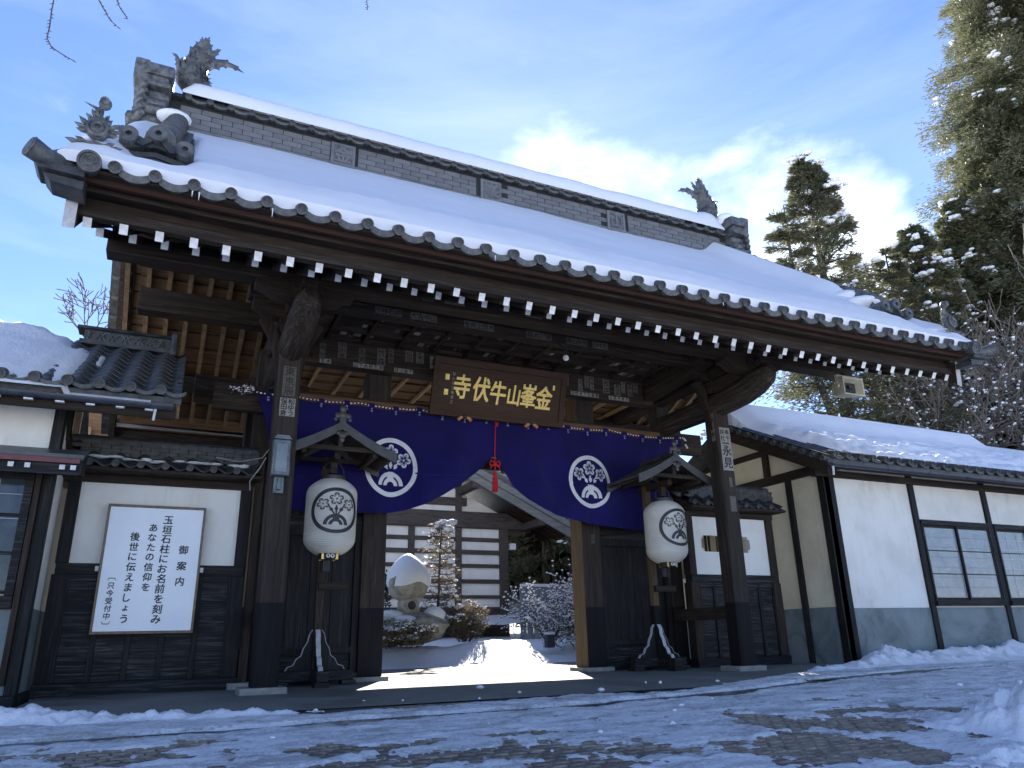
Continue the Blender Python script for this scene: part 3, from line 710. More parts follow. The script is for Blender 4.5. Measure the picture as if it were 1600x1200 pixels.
# verge tiles down the gables and the larger corner pieces
vt_me = round_tile(.07, .3, 14).mesh('verge_tile', 'tile', 30)
for sx in (-1, 1):
    for s_ in (1, -1):
        for k in range(15 if s_ < 0 else 14):
            y = 7.0+k*.31; yy = YC+(y-YC)*s_
            place('verge_tile', vt_me, gate, (CX+sx*(HX+.2), yy, Tz(y)-.06), (0, 0, R(90)*sx), (1, 1, 1))
    b_ = MB()
    for s_ in (1,):
        pts = [(YC+(y-YC)*s_, Tz(y)+.02) for y in (6.7, 7.5, 8.5, 9.5, 10.5, 11.4)]
        for (xa, xb, dz) in ((HX+.10, HX+.24, 0), ):
            poly = pts+[(a, c-.16) for a, c in pts[::-1]]
            b_.prism(poly, 'x', *sorted((CX+sx*xa, CX+sx*xb)))
    part('verge_lip', b_, 'tile_dark', gate)
    b_ = MB()
    pts = [(YC-(y-YC), Tz(y)+.02) for y in (6.7, 7.5, 8.5, 9.5, 10.5, 11.4)]
    b_.prism((pts+[(a, c-.16) for a, c in pts[::-1]])[::-1], 'x', *sorted((CX+sx*(HX+.10), CX+sx*(HX+.24))))
    part('verge_lip', b_, 'tile_dark', gate)
    # corner: big disc facing front and a tubular tile pointing outwards
    xc = CX+sx*(HX-.10)
    place('corner_tile', round_tile(.098, .4, 24).mesh('corner_tile', 'tile', 30), gate, (xc-sx*.03, 6.58, 4.64), (R(18), 0, R(-6)*sx))
    b_ = MB(); b_.tube([(xc+sx*.10, 6.85, 4.68), (xc+sx*.30, 6.70, 4.65), (xc+sx*.43, 6.60, 4.68)], [.08, .088, .098], 18)
    b_.tube([(xc+sx*.425, 6.603, 4.679), (xc+sx*.443, 6.592, 4.684)], [.099, .082], 18)
    part('corner_tube', b_, 'tile', gate)
    b_ = MB(); b_.prism([(xc, 4.52), (xc+sx*.36, 4.54), (xc+sx*.40, 4.60), (xc, 4.60)] if sx > 0 else [(xc, 4.60), (xc-.40, 4.60), (xc-.36, 4.54), (xc, 4.52)], 'y', 6.66, 6.95)
    b_.prism([(xc, 4.42), (xc+sx*.26, 4.46), (xc+sx*.32, 4.53), (xc, 4.51)] if sx > 0 else [(xc, 4.51), (xc-.32, 4.53), (xc-.26, 4.46), (xc, 4.42)], 'y', 6.72, 6.98)
    part('corner_lip', b_, 'tile_dark', gate)
# the main ridge: brick-like tile courses, carved plates, small roof of tiles on top
part('ridge_core', MB().box(CX-5.74, CX+5.74, 11.36, 11.64, 8.30, 9.05), 'mortar', gate)
plates = [(2.12, '金'), (4.98, '峯'), (7.82, '山')]
bh = .098
bk = MB().box(-.157, .157, -.006, .02, .004, bh-.004).mesh('brick', 'brick_tile', 0)
bkh = MB().box(-.075, .075, -.006, .02, .004, bh-.004).mesh('brick', 'brick_tile', 0)
for r_ in range(4):
    z = 8.585+r_*bh+.0
    n = 35; off = (r_ % 2)*.5
    for i in range(n):
        x = CX-5.72+(i+.5+off)*.3275
        if x > CX+5.58: continue
        if any(abs(x-p) < .33 for p, c in plates):
            for q in (-.082, .082):
                if all(abs(x+q-p) > .30 for p, c in plates): place('brick', bkh, gate, (x+q, 11.355+random.uniform(-.003, .003), z))
            continue
        place('brick', bk, gate, (x, 11.355+random.uniform(-.003, .003), z))
part('ridge_course', MB().box(CX-5.6, CX+5.6, 11.35, 11.37, 8.50, 8.58), 'brick_tile', gate)
for p, ch in plates:
    o_ = part('carved_plate', MB().box(p-.215, p+.215, 11.315, 11.36, 8.52, 8.97), 'brick_tile', gate, bevel=.006)
    b_ = MB().box(p-.165, p+.165, 11.312, 11.3145, 8.57, 8.92); part('plate_recess', b_, 'carved_tile', o_)
    b_ = MB()
    put_glyph(b_, ch, lambda u, w, p=p: (p+u, 11.300, 8.745+w), 0, 0, .335, .02)
    put_glyph(b_, ch, lambda u, w, p=p: (p+u, 11.310, 8.745+w), 0, 0, .335, .02)
    part('relief_character', b_, 'brick_tile', o_)
rr_me = round_tile(.052, .2, 16).mesh('ridge_tile', 'tile', 30); rp_me = pan_lip(SP-.08, 0, .042, .045, .2).mesh('ridge_pan_tile', 'tile', 40)
for i in range(34):
    x = CX-5.45+i*SP
    if x > CX+5.5: break
    place('ridge_tile', rr_me, gate, (x, 11.21, 9.06), (R(12), 0, 0))
    place('ridge_pan_tile', rp_me, gate, (x+.04, 11.22, 9.075), (R(12), 0, 0))
part('ridge_cap', MB().prism([(11.22, 9.04), (11.5, 9.04), (11.78, 9.04), (11.7, 9.15), (11.5, 9.22), (11.3, 9.15)], 'x', CX-5.72, CX+5.72), 'tile_dark', gate)
# descending ridges with their end ornaments
for sx in (-1, 1):
    xr = CX+sx*5.53
    b_ = MB(); b_.tube([(xr, y, Tz(y)+.34) for y in (7.75, 8.5, 9.3, 10.2, 11.25)], .15, 16); part('descending_ridge', b_, 'tile', gate)
    b_ = MB()
    for k in range(11):
        y = 8.1+k*.29; b_.tube([(xr, y, Tz(y)+.34), (xr, y+.03, Tz(y+.03)+.34)], .162, 16)
    part('ridge_band', b_, 'tile', gate)
    b_ = MB()
    for k, (w_, z0) in enumerate(((.30, .02), (.27, .09), (.24, .16))):
        ysn = [7.72, 8.5, 9.3, 10.2, 11.25]; poly = [(y, Tz(y)+z0) for y in ysn]+[(y, Tz(y)+z0+.055) for y in ysn[::-1]]
        b_.prism(poly, 'x', xr-w_, xr+w_)
    part('ridge_layer', b_, 'tile_dark', gate)
    # front shield: peaked layers, carved panel, three holed discs
    yo, zo = 7.56, 5.14
    b_ = MB()
    pk = lambda w_, z_, h_, t_: [(xr-w_, z_), (xr, z_+h_), (xr+w_, z_), (xr+w_, z_+t_), (xr, z_+h_+t_), (xr-w_, z_+t_)]
    b_.prism(pk(.31, zo+.32, .07, .06), 'y', yo-.06, yo+.15); b_.prism(pk(.30, zo+.23, .06, .06), 'y', yo-.03, yo+.15); b_.prism(pk(.29, zo+.14, .06, .06), 'y', yo-.05, yo+.15)
    b_.prism([(xr-.26, zo-.06), (xr+.26, zo-.06), (xr+.27, zo+.16), (xr, zo+.22), (xr-.27, zo+.16)], 'y', yo-.01, yo+.14)
    part('ridge_end_shield', b_, 'tile_dark', gate)
    b_ = MB()
    for a in np.linspace(.2, math.pi-.2, 9): b_.ball((xr+.17*math.cos(a), yo-.02, zo+.0+.13*math.sin(a)), .035, 8)
    for a in range(6): b_.ball((xr+.06*math.cos(a), yo-.025, zo+.05+.05*math.sin(a)), .035, 8)
    part('shield_crest', b_, 'carved_tile', gate)
    for k in (-1, 1):
        b_ = MB(); b_.lathe([(0, -.02), (.05, -.02), (.12, .0), (.15, .03), (.16, .07), (.10, .09), (0, .09)], 16, (xr+k*.33, yo-.02, zo-.04), 'y'); part('side_scroll', b_, 'tile_dark', gate)
    b_ = MB(); hol = MB()
    for (dx, dz) in ((-.27, .44), (0, .52), (.27, .40)):
        b_.lathe([(.032, .0), (.032, -.005), (.06, -.012), (.085, -.012), (.095, .0), (.095, .3)], 16, (xr+dx, yo-.14, zo+dz), 'y'); hol.box(xr+dx-.022, xr+dx+.022, yo-.135, yo-.13, zo+dz-.03, zo+dz+.03)
        b_.lathe([(.034, .004), (.034, .05), (0, .05)], 12, (xr+dx, yo-.14, zo+dz), 'y')
    part('holed_disc_tile', b_, 'tile', gate)
    b_ = MB(); b_.prism([(xr-.27, zo+.40), (xr-.13, zo+.35), (xr, zo+.47), (xr, zo+.53), (xr-.13, zo+.44), (xr-.27, zo+.49)], 'y', yo-.11, yo+.1); b_.prism([(xr, zo+.47), (xr+.13, zo+.33), (xr+.27, zo+.36), (xr+.27, zo+.45), (xr+.13, zo+.42), (xr, zo+.53)], 'y', yo-.11, yo+.1)
    part('pan_lip', b_, 'tile_dark', gate)
    # ridge end stack: rolled courses and jutting hood
    xe = CX+sx*5.76; b_ = MB()
    xo = lambda a: xe+sx*a
    def blk(x0_, x1_, y0_, y1_, z0_, z1_, rr2=.05):
        xa_, xb_ = sorted((xo(x0_), xo(x1_)))
        part('ridge_end_block', MB().box(xa_, xb_, y0_, y1_, z0_, z1_), 'carved_tile', gate, bevel=rr2)
    blk(-.05, .54, 11.10, 11.85, 8.34, 8.50, .07); blk(-.05, .42, 11.02, 11.9, 8.49, 8.66, .08); blk(-.02, .40, 11.08, 11.9, 8.65, 8.80, .05); blk(-.04, .34, 11.12, 11.8, 8.79, 8.98, .07)
    blk(-.05, .30, 11.0, 11.9, 8.97, 9.06, .02); blk(.0, .42, 11.08, 11.8, 9.05, 9.36, .03)
    b_ = MB(); b_.prism([(11.02, 9.20), (11.98, 9.20), (11.98, 9.40), (11.5, 9.50), (11.02, 9.40)], 'x', *sorted((xo(-.06), xo(.34)))); part('ridge_end_hood', b_, 'carved_tile', gate, bevel=.015)
    b_ = MB(); b_.prism([(11.15, 9.14), (11.85, 9.14), (11.9, 9.50), (11.5, 9.64), (11.1, 9.50)], 'x', *sorted((xo(.30), xo(.52)))); part('ridge_end_tube', b_, 'carved_tile', gate, bevel=.03)
    b_ = MB()
    for k in range(5): b_.tube([(xo(.30), 11.0, 8.42+.14*k), (xo(.38), 11.15, 8.40+.14*k), (xo(.42), 11.4, 8.44+.14*k)], [.05, .08, .05], 10)
    part('ridge_end_scroll', b_, 'carved_tile', gate)
# fish ornaments: head on the ridge, scaled body curving up, tail fins spread
def fish(x, y, z, s):
    """s=-1: body leans to the left end of the ridge"""
    root = place('fish_ornament', None, gate, (x, y, z))
    K = 1.13
    P = lambda a, b, c=0: (x+s*a*K, y+c*K, z+b*K)
    body = MB(); pts = [P(-.16, -.06), P(-.06, .05), P(.02, .16), P(.06, .28), P(.05, .40), P(.0, .52), P(-.04, .62), P(-.06, .70)]
    rad = [.20, .235, .245, .235, .205, .165, .125, .09]
    body.tube(pts, rad, 16, sx=.7); part('body', body, 'carved_tile', root, smooth=60)
    sc_ = MB()                                                     # rows of overlapping scales
    PV = [Vector(p) for p in pts]
    for i in range(2, 15):
        t = i/15*7; k = int(t); f = t-k; c = PV[k].lerp(PV[min(k+1, 7)], f); d = (PV[min(k+1, 7)]-PV[k]).normalized(); r = lerp(rad[k], rad[min(k+1, 7)], f)
        u = d.cross(Vector((0, 1, 0))).normalized()
        for q in range(12):
            a = (q+(i % 2)*.5)*2*math.pi/12; n = (Vector((0, 1, 0))*math.cos(a)*.78+u*math.sin(a)); tn = d.cross(n).normalized()
            w_ = r*.27; b0 = c+n*r*.98; 
            sc_.add([b0+tn*w_, b0-tn*w_, b0-tn*w_*.8+d*w_*1.3+n*.012, b0+d*w_*1.9+n*.022, b0+tn*w_*.8+d*w_*1.3+n*.012], [(0, 1, 2, 3, 4)])
    part('scales', sc_, 'tile', root, smooth=0)
    def fin(name, base, path, w_, th=.03):
        b_ = MB(); n = len(path)
        for i, p in enumerate(path):
            t = i/(n-1); q = w_*(1-t)**.75+.004; d = Vector(path[min(i+1, n-1)])-Vector(path[max(i-1, 0)]); d = Vector((d.x, 0, d.z)).normalized(); u = Vector((-d.z, 0, d.x))
            c = Vector(p)
            b_.v += [tuple(c+u*q), tuple(c+Vector((0, th*(1-t)+.006, 0))), tuple(c-u*q), tuple(c-Vector((0, th*(1-t)+.006, 0)))]
        for i in range(n-1):
            for k in range(4): b_.f.append((i*4+k, i*4+(k+1) % 4, (i+1)*4+(k+1) % 4, (i+1)*4+k)); b_.m.append(0)
        for i in range(1, n-1):                                    # serrated outer edge
            for sgn in (1, -1):
                c = Vector(path[i]); d = (Vector(path[i+1])-c); u = Vector((-d.z, 0, d.x)).normalized()*sgn; t = i/(n-1); q = w_*(1-t)**.75
                b_.add([c+u*q*.85-d*.3, c+u*q*1.45+d*.35, c+u*q*.8+d*.45, c+Vector((0, th*.5, 0))], [(0, 1, 2), (0, 3, 1), (3, 2, 1)])
        part(name, b_, 'carved_tile', root, smooth=0)
    fin('tail_fin', None, [P(.06, .55), P(.06, .70), P(.01, .84), P(-.03, .94), P(-.01, 1.02)], .10)
    fin('tail_fin', None, [P(-.06, .58), P(-.10, .72), P(-.11, .86), P(-.08, .97), P(-.12, 1.06)], .11)
    fin('tail_fin', None, [P(-.08, .50), P(-.22, .58), P(-.36, .64), P(-.50, .63), P(-.66, .56)], .12)
    fin('tail_fin', None, [P(-.04, .54), P(-.14, .68), P(-.22, .78), P(-.25, .84), P(-.30, .88)], .08)
    fin('side_fin', None, [P(.20, .28), P(.24, .38), P(.26, .46), P(.30, .54), P(.37, .58)], .065)
    fin('side_fin', None, [P(.20, .12), P(.26, .18), P(.31, .22), P(.37, .25)], .05)
    b_ = MB()
    for k in range(9):                                             # dorsal spikes
        t = k/8; c = Vector(P(lerp(-.12, -.10, t)-.03*math.sin(t*3.1), lerp(.16, .62, t)))+Vector((0, 0, 0)); w_ = .03
        cx_ = PV[min(7, 2+int(t*5))]; dirn = Vector((-s, 0, .15))
        c = cx_+(PV[min(7, 3+int(t*5))]-cx_)*((t*5) % 1)+dirn*rad[min(7, 2+int(t*5))]*.85
        b_.add([c+Vector((0, w_*.5, -w_)), c+Vector((0, -w_*.5, -w_)), c+Vector((0, 0, w_)), c+dirn*.10+Vector((0, 0, .03))], [(0, 1, 3), (1, 2, 3), (2, 0, 3)])
    part('dorsal_spikes', b_, 'carved_tile', root, smooth=0)
    b_ = MB(); b_.ball(P(-.24, -.02), .20, 12, sx=1.25, sy=.8, sz=.7); b_.ball(P(-.42, -.06), .12, 10, sx=1.2); b_.ball(P(-.28, .10), .05, 8); part('head', b_, 'carved_tile', root)
fish(-.40, 11.5, 9.42, -1); fish(10.40, 11.5, 9.42, 1)
# the peony finials on the eave corners
def finial(x, y, z):
    root = place('flower_finial', None, gate, (x, y, z))
    root.scale = (.84, .84, .9)
    b_ = MB(); b_.ball((x, y, z+.02), .16, 14, sz=.5); b_.ball((x, y-.03, z+.24), .115, 14, sy=.8, sz=.9)
    b_.lathe([(.03, -.01), (.06, -.015), (.075, 0), (.09, -.015), (.115, 0)], 16, (x, y-.12, z+.25), 'y'); b_.ball((x, y, z+.36), .07, 10); part('flower_body', b_, 'carved_tile', root)
    b_ = MB()
    def leaf(c, ang, ln, w_, fwd=0.0):
        d = Vector((math.sin(ang), -fwd, math.cos(ang))).normalized(); u = d.cross(Vector((0, 1, 0))).normalized(); c = Vector(c)
        p = [c-u*w_*.4, c+d*ln*.35-u*w_, c+d*ln*.5-u*w_*.55, c+d*ln*.75-u*w_*.6, c+d*ln, c+d*ln*.75+u*w_*.6, c+d*ln*.5+u*w_*.55, c+d*ln*.35+u*w_, c+u*w_*.4]
        n = len(p); f_ = Vector((0, -.03, 0)); mid = c+d*ln*.5+f_*1.6; bk_ = c+d*ln*.5-f_*1.2
        b_.add(p+[mid, bk_], [(i, i+1, n) for i in range(n-1)]+[(i+1, i, n+1) for i in range(n-1)])
    for a, ln in ((-1.9, .27), (-1.5, .3), (1.5, .3), (1.9, .27), (-1.2, .22), (1.2, .22)): leaf((x, y-.04, z+.02), a, ln, .055, .3)
    for a, ln in ((-1.25, .26), (-.9, .27), (-.55, .24), (.55, .24), (.9, .27), (1.25, .26), (-1.5, .22), (1.5, .22)): leaf((x, y, z+.22), a, ln, .05, .15)
    for a, ln in ((-.5, .22), (.0, .25), (.5, .18), (-.9, .2), (.9, .16)): leaf((x, y, z+.34), a, ln, .04)
    part('leaves', b_, 'carved_tile', root, smooth=0)
    b_ = MB(); b_.ball((x+.02, y, z+.62), .07, 12); b_.lathe([(.02, -.005), (.035, 0), (.05, -.01)], 12, (x+.02, y-.065, z+.62), 'y'); b_.tube([(x, y, z+.38), (x-.05, y, z+.50), (x+.01, y, z+.58)], [.04, .03, .035], 8)
    b_.add([(x-.02, y, z+.50), (x-.20, y, z+.60), (x-.03, y, z+.56), (x-.03, y-.03, z+.53)], [(0, 1, 3), (1, 2, 3), (0, 2, 1)]); part('bud', b_, 'carved_tile', root)
finial(-1.0, 6.96, 4.97); finial(11.0, 6.96, 4.97)

# coffered ceiling between the front tie beam and the slip lintel
b_ = MB(); b_.box(CX-3.5, CX+3.5, 10.07, 11.355, 5.30, 5.33); part('ceiling_board', b_, 'dark_wood_x', gate)
for k in range(13): part('ceiling_rib', MB().box(CX-3.55+k*.592-.03, CX-3.55+k*.592+.03, 10.07, 11.355, 5.215, 5.30), 'dark_wood_y', gate)
for k in range(4): part('ceiling_batten', MB().box(CX-3.5, CX+3.5, 10.1+k*.40, 10.15+k*.40, 5.225, 5.30), 'dark_wood_x', gate)
# rear lattice ceiling seen through the gap above the head lintel
for k in range(14): part('rear_ceiling_rib', MB().box(CX-3.4+k*.52-.025, CX-3.4+k*.52+.025, 11.95, 14.9, 5.02, 5.08), 'pale_wood_y', gate)
for k in range(6): part('rear_ceiling_batten', MB().box(CX-3.45, CX+3.45, 12.2+k*.5-.02, 12.2+k*.5+.02, 5.0825, 5.12), 'brown_wood_x', gate)
part('rear_ceiling_board', MB().box(CX-3.5, CX+3.5, 11.95, 14.9, 5.125, 5.15), 'brown_wood_x', gate)
# pasted votive slips: (x centre, top, width, height, characters)
def slip(root, fn, cx, top, w_, h_, chars, paper='paper_old', bold=.02, sz=None):
    p = MB().add([fn(cx-w_/2, top-h_, .002), fn(cx+w_/2, top-h_, .002), fn(cx+w_/2, top, .002), fn(cx-w_/2, top, .002)], [(0, 1, 2, 3)])
    p.add([fn(cx-w_/2, top-h_, .0), fn(cx+w_/2, top-h_, .0), fn(cx+w_/2, top, .0), fn(cx-w_/2, top, .0)], [(0, 1, 2, 3)])
    o_ = part('paper_slip', p, paper, root, smooth=0)
    if chars:
        g_ = MB(); n = len(chars); s_ = sz or min(w_*.92, h_/n*.98)
        for k, ch in enumerate(chars): put_glyph(g_, ch, lambda u, v_: fn(u, v_, .004), cx, top-h_*(k+.5)/n, s_, bold)
        part('slip_lettering', g_, 'slip_ink', o_, smooth=0)
fl = lambda u, v_, d: (u, 11.36-d, v_)
random.seed(3)
sl_txt = ['森', '中', '上', '竹', '文倉', '山', '外', '松', '田中', '大石', '小林', '金井', '東', '北川', '弥', '水', '井上', '文', '久', '見', '吉', '青山', '木', '本']
x = 1.95; k = 0
while x < 8.15:
    if 3.7 < x < 6.35:
        w_ = .26 if random.random() < .5 else .15; h_ = .22; slip(gate, fl, x+w_/2, 5.36+random.uniform(-.04, .04), w_, h_, '', 'paper_old') if False else slip(gate, fl, x+w_/2, 5.17+random.uniform(-.05, .03), w_, h_, sl_txt[k % len(sl_txt)][:1], 'paper_old' if random.random() < .6 else 'paper_pale')
    else:
        w_ = random.choice((.09, .11, .14)); h_ = random.uniform(.20, .32)
        slip(gate, fl, x+w_/2, 5.25+random.uniform(-.12, .0), w_, h_, (sl_txt[k % 24]+sl_txt[(k*7+3) % 24])[:3], 'paper_old')
    x += w_+random.choice((.02, .05, .11, .2)); k += 1
fb = lambda u, v_, d: (u, 9.86-d, v_)
def hslip(fn, cx, top, w_, h_, chars, paper='paper_old'):
    slip(gate, fn, cx, top, w_, h_, '', paper); o_ = [c for c in gate.children if c.name.startswith('paper_slip')][-1]
    g_ = MB(); n = len(chars)
    for k, ch in enumerate(chars): put_glyph(g_, ch, lambda u, v_: fn(u, v_, .004), cx-w_/2+w_*(k+.5)/n, top-h_/2, min(h_*1.0, w_/n)*1.02, .03)
    part('slip_lettering', g_, 'slip_ink', o_, smooth=0)
for (xx, ww, tx) in ((3.2, .42, '大吉中山'), (4.1, .5, '金井上田木'), (5.15, .45, '森北川東'), (5.85, .4, '青山外見'), (6.3, .3, '田中松'), (2.65, .4, '小林石井')): hslip(fb, xx, 5.245, ww, .115, tx, 'paper_old')
fk = lambda u, v_, d: (u, 8.86-d, v_)
slip(gate, fk, 2.93, 5.13, .16, .16, '山', 'paper_old'); slip(gate, fk, 3.32, 5.15, .30, .17, '', 'paper_old'); put = MB()
for j, ch in enumerate('うめや'): put_glyph(put, ch, lambda u, v_: (u, 8.852, v_), 3.22+j*.095, 5.065, .11, .02)
part('slip_lettering', put, 'slip_ink', gate, smooth=0)
slip(gate, fk, 4.55, 5.13, .26, .14, '', 'paper_old')
fbot = lambda u, v_, d: (u, 11.30+.0-d, v_)
for (xx, ww, tx) in ((2.75, .5, '山下大松久本'), (3.35, .32, '井上金子'), (2.05, .18, '吉本'), (6.85, .6, '北村木下文倉青'), (7.6, .45, '水見竹東外')): hslip(lambda u, v_, d: (u, 11.36-d, v_), xx, 4.885, ww, .075, tx, 'paper_pale')
fc = lambda u, v_, d: (u, v_, 5.298-d)
for j in range(64):
    xx = random.uniform(1.9, 8.2); yy = random.choice((10.46, 10.86, 11.25))+random.uniform(-.05, .08)
    slip(gate, fc, xx, yy, .075 if j % 3 else .10, .17, '', 'paper_pale' if random.random() < .45 else 'paper_old')
# posts: named slips and the metal lamp box
fp = lambda u, v_, d: (u, 9.805-d, v_)
xl = CX-3.69; xr_ = CX+3.69
slip(gate, fp, xl+.00, 4.12, .17, .42, '東京辰', 'paper_old')
o_ = MB().box(xl-.10, xl+.10, 9.800, 9.803, 3.42, 3.67); o_ = part('paper_slip', o_, 'paper_pale', gate)
g_ = MB()
for ci, col_ in enumerate(('松ゆう', '保田倉')):
    for k, ch in enumerate(col_): put_glyph(g_, ch, lambda u, v_: (u, 9.797, v_), xl+.048-ci*.095, 3.625-k*.08, .088, .03)
part('slip_lettering', g_, 'slip_ink', o_, smooth=0)
o_ = part('paper_slip', MB().box(xr_-.10, xr_+.125, 9.799, 9.803, 3.22, 3.98), 'paper_pale', gate)
g_ = MB()
for k, (ch, xx, zz, ss) in enumerate((('奉', .055, 3.90, .095), ('拝', -.05, 3.90, .095), ('千', .06, 3.79, .095), ('社', -.05, 3.79, .095), ('一', .01, 3.70, .17), ('永', .015, 3.57, .20), ('見', .015, 3.355, .20))):
    put_glyph(g_, ch, lambda u, v_: (u, 9.796, v_), xr_+xx, zz, ss, .03)
part('slip_lettering', g_, 'slip_ink', o_, smooth=0)
slip(gate, lambda u, v_, d: (xr_-.155-d, 9.90+u, v_), .0, 4.25, .10, .5, '奉納', 'paper_old'); slip(gate, fp, xr_+.03, 2.78, .12, .26, '', 'paper_old')
slip(gate, fp, xr_+.03, 3.1, .06, .16, '', 'paper_old')
slip(gate, lambda u, v_, d: (u, 11.598-d, v_), CX+2.0, 2.30, .07, .16, '中', 'paper_old')
lb = thing('post_lamp', 'small grey metal lamp box with frosted panel fixed to left front post', 'lamp', (xl-.04, 9.75, 2.9))
part('housing', MB().box(xl-.15, xl+.08, 9.69, 9.80, 2.60, 3.08), 'metal_box', lb, bevel=.02); part('frosted_panel', MB().box(xl-.11, xl+.04, 9.678, 9.69, 2.64, 3.02), 'frost', lb, bevel=.006)
part('panel_frame', MB().box(xl-.125, xl-.11, 9.675, 9.69, 2.625, 3.035).box(xl+.04, xl+.055, 9.675, 9.69, 2.625, 3.035), 'metal_box', lb); part('lamp_cap', MB().prism([(xl-.15, 3.08), (xl+.08, 3.08), (xl+.04, 3.13), (xl-.11, 3.13)], 'y', 9.68, 9.8), 'metal_box', lb)
part('lower_bracket', MB().box(xl-.10, xl+.03, 9.76, 9.80, 2.38, 2.60).box(xl-.06, xl-.01, 9.72, 9.76, 2.42, 2.58), 'metal_box', lb, bevel=.01)
# a single bulb hanging from the ceiling edge
bu = thing('hanging_bulb', 'single bare light bulb on a short cord under the gate eave', 'light bulb', (5.45, 9.55, 4.72))
part('bulb', MB().ball((5.45, 9.55, 4.74), .05, 14), 'bulb', bu); part('socket', MB().tube([(5.45, 9.55, 4.79), (5.45, 9.55, 4.88)], .025, 10), 'wire', bu); part('cord', MB().tube([(5.45, 9.55, 4.88), (5.46, 9.7, 5.0), (5.47, 9.86, 5.12)], .008, 6), 'wire', bu)

# ------------------------------------------------------------------ snow on the gate roof
def roofsnow_z(X, Y):
    T = np.interp(Y, [a for a, b in TP], [b for a, b in TP])+.06*np.abs((X-CX)/6.1)**4*np.maximum(0, (9.5-Y)/3)
    th = .235+.05*(fbm(X, Y, 3, .55)-.5)*2+.035*(fbm(X, Y, 4, 3.0)-.5)*sstep(8.2, 6.7, Y)+.020*(fbm(X, Y, 4, 2.2)-.5)+.007*np.sin(2*math.pi*(X-CX)/.33)*sstep(8.6, 6.9, Y)
    th = th*np.where(Y < 7.06, np.sqrt(np.clip((Y-6.68-.07*fbm(X, Y*0, 3, 2.3))/.38, 0, 1))*.72+.28, 1.0)
    rr = np.exp(-((np.abs(X-CX)-5.45)/.26)**2)*sstep(7.75, 8.6, Y)
    th = th+.30*rr*np.where(X > CX, 1.0, .0)
    ed = HX+.14-np.abs(X-CX); th = th*np.clip(ed/.25, 0, 1)**.4
    th = th+.13*np.exp(-((Y-11.38)/.12)**2)*0
    hole = np.exp(-((np.abs(X-CX)-5.50)/.34)**4)*np.exp(-((Y-7.32)/.42)**4); th = th-.19*hole
    band = np.where(X < CX, np.exp(-((X-(CX-5.40))/.17)**4)*sstep(7.5, 7.7, Y)*(1-sstep(10.3, 11.0, Y)), 0); th = th-.30*band
    return T+th
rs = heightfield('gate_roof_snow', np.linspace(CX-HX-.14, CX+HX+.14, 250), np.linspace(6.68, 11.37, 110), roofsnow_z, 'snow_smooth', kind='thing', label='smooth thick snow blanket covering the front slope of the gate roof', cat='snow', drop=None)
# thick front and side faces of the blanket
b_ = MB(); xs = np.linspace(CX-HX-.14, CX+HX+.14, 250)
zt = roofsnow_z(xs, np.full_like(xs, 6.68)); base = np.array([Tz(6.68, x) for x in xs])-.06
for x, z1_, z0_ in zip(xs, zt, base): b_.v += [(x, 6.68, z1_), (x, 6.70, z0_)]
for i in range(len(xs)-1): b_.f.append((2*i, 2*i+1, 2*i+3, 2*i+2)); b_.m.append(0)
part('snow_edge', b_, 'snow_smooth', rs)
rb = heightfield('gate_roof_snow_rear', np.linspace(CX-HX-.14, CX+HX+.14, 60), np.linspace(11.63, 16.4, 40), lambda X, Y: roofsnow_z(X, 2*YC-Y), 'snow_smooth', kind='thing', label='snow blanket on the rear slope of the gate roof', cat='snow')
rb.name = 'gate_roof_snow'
# snow roll on the ridge
b_ = MB(); nseg = 140
for i in range(nseg+1):
    x = lerp(CX-5.55, CX+5.62, i/nseg); q = float(fbm(x*1.0, 0.3, 4, 1.3))-.5; e = min(1, (i/nseg)*40+.35, (1-i/nseg)*40+.35)
    h_ = (.42+.09*q)*e; w_ = .31+.02*q
    if abs(x-10.30) < .32: h_ += .10*math.cos((x-10.30)/.32*1.57)
    for k in range(13):
        a = math.pi*k/12; b_.v.append((x, 11.5-w_*math.cos(a)*(1 if k not in (0, 12) else 1.0), 9.11+h_*math.sin(a)**.8))
for i in range(nseg):
    for k in range(12): b_.f.append((i*13+k, (i+1)*13+k, (i+1)*13+k+1, i*13+k+1)); b_.m.append(0)
b_.f += [tuple(range(12, -1, -1)), tuple(nseg*13+k for k in range(13))]; b_.m += [0, 0]
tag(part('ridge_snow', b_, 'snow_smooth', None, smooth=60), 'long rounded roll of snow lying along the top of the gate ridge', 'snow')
b_ = MB()
for (x, y, z, r, sx_, sz_) in ((CX+5.86, 11.4, 9.50, .24, 1.1, .7), (CX-5.95, 11.45, 9.50, .2, 1.2, .45)): b_.ball((x, y, z), r, 16, sx=sx_, sz=sz_, jit=.05)
tag(part('ridge_end_snow', b_, 'snow', None, smooth=60), 'small caps of snow sitting on the tiled ridge end ornaments', 'snow', kind='stuff')
b_ = MB()
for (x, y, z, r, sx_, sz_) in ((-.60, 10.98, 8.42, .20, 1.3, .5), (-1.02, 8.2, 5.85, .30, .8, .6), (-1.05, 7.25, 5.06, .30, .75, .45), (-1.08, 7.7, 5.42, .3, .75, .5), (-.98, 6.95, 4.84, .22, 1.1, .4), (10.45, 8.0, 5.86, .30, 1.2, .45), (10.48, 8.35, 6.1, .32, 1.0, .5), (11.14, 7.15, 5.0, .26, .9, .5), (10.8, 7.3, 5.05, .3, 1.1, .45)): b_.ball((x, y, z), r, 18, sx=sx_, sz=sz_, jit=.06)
tag(part('corner_snow', b_, 'snow_smooth', None, smooth=60), 'lumps of snow heaped round the roof corner ornaments', 'snow', kind='stuff')

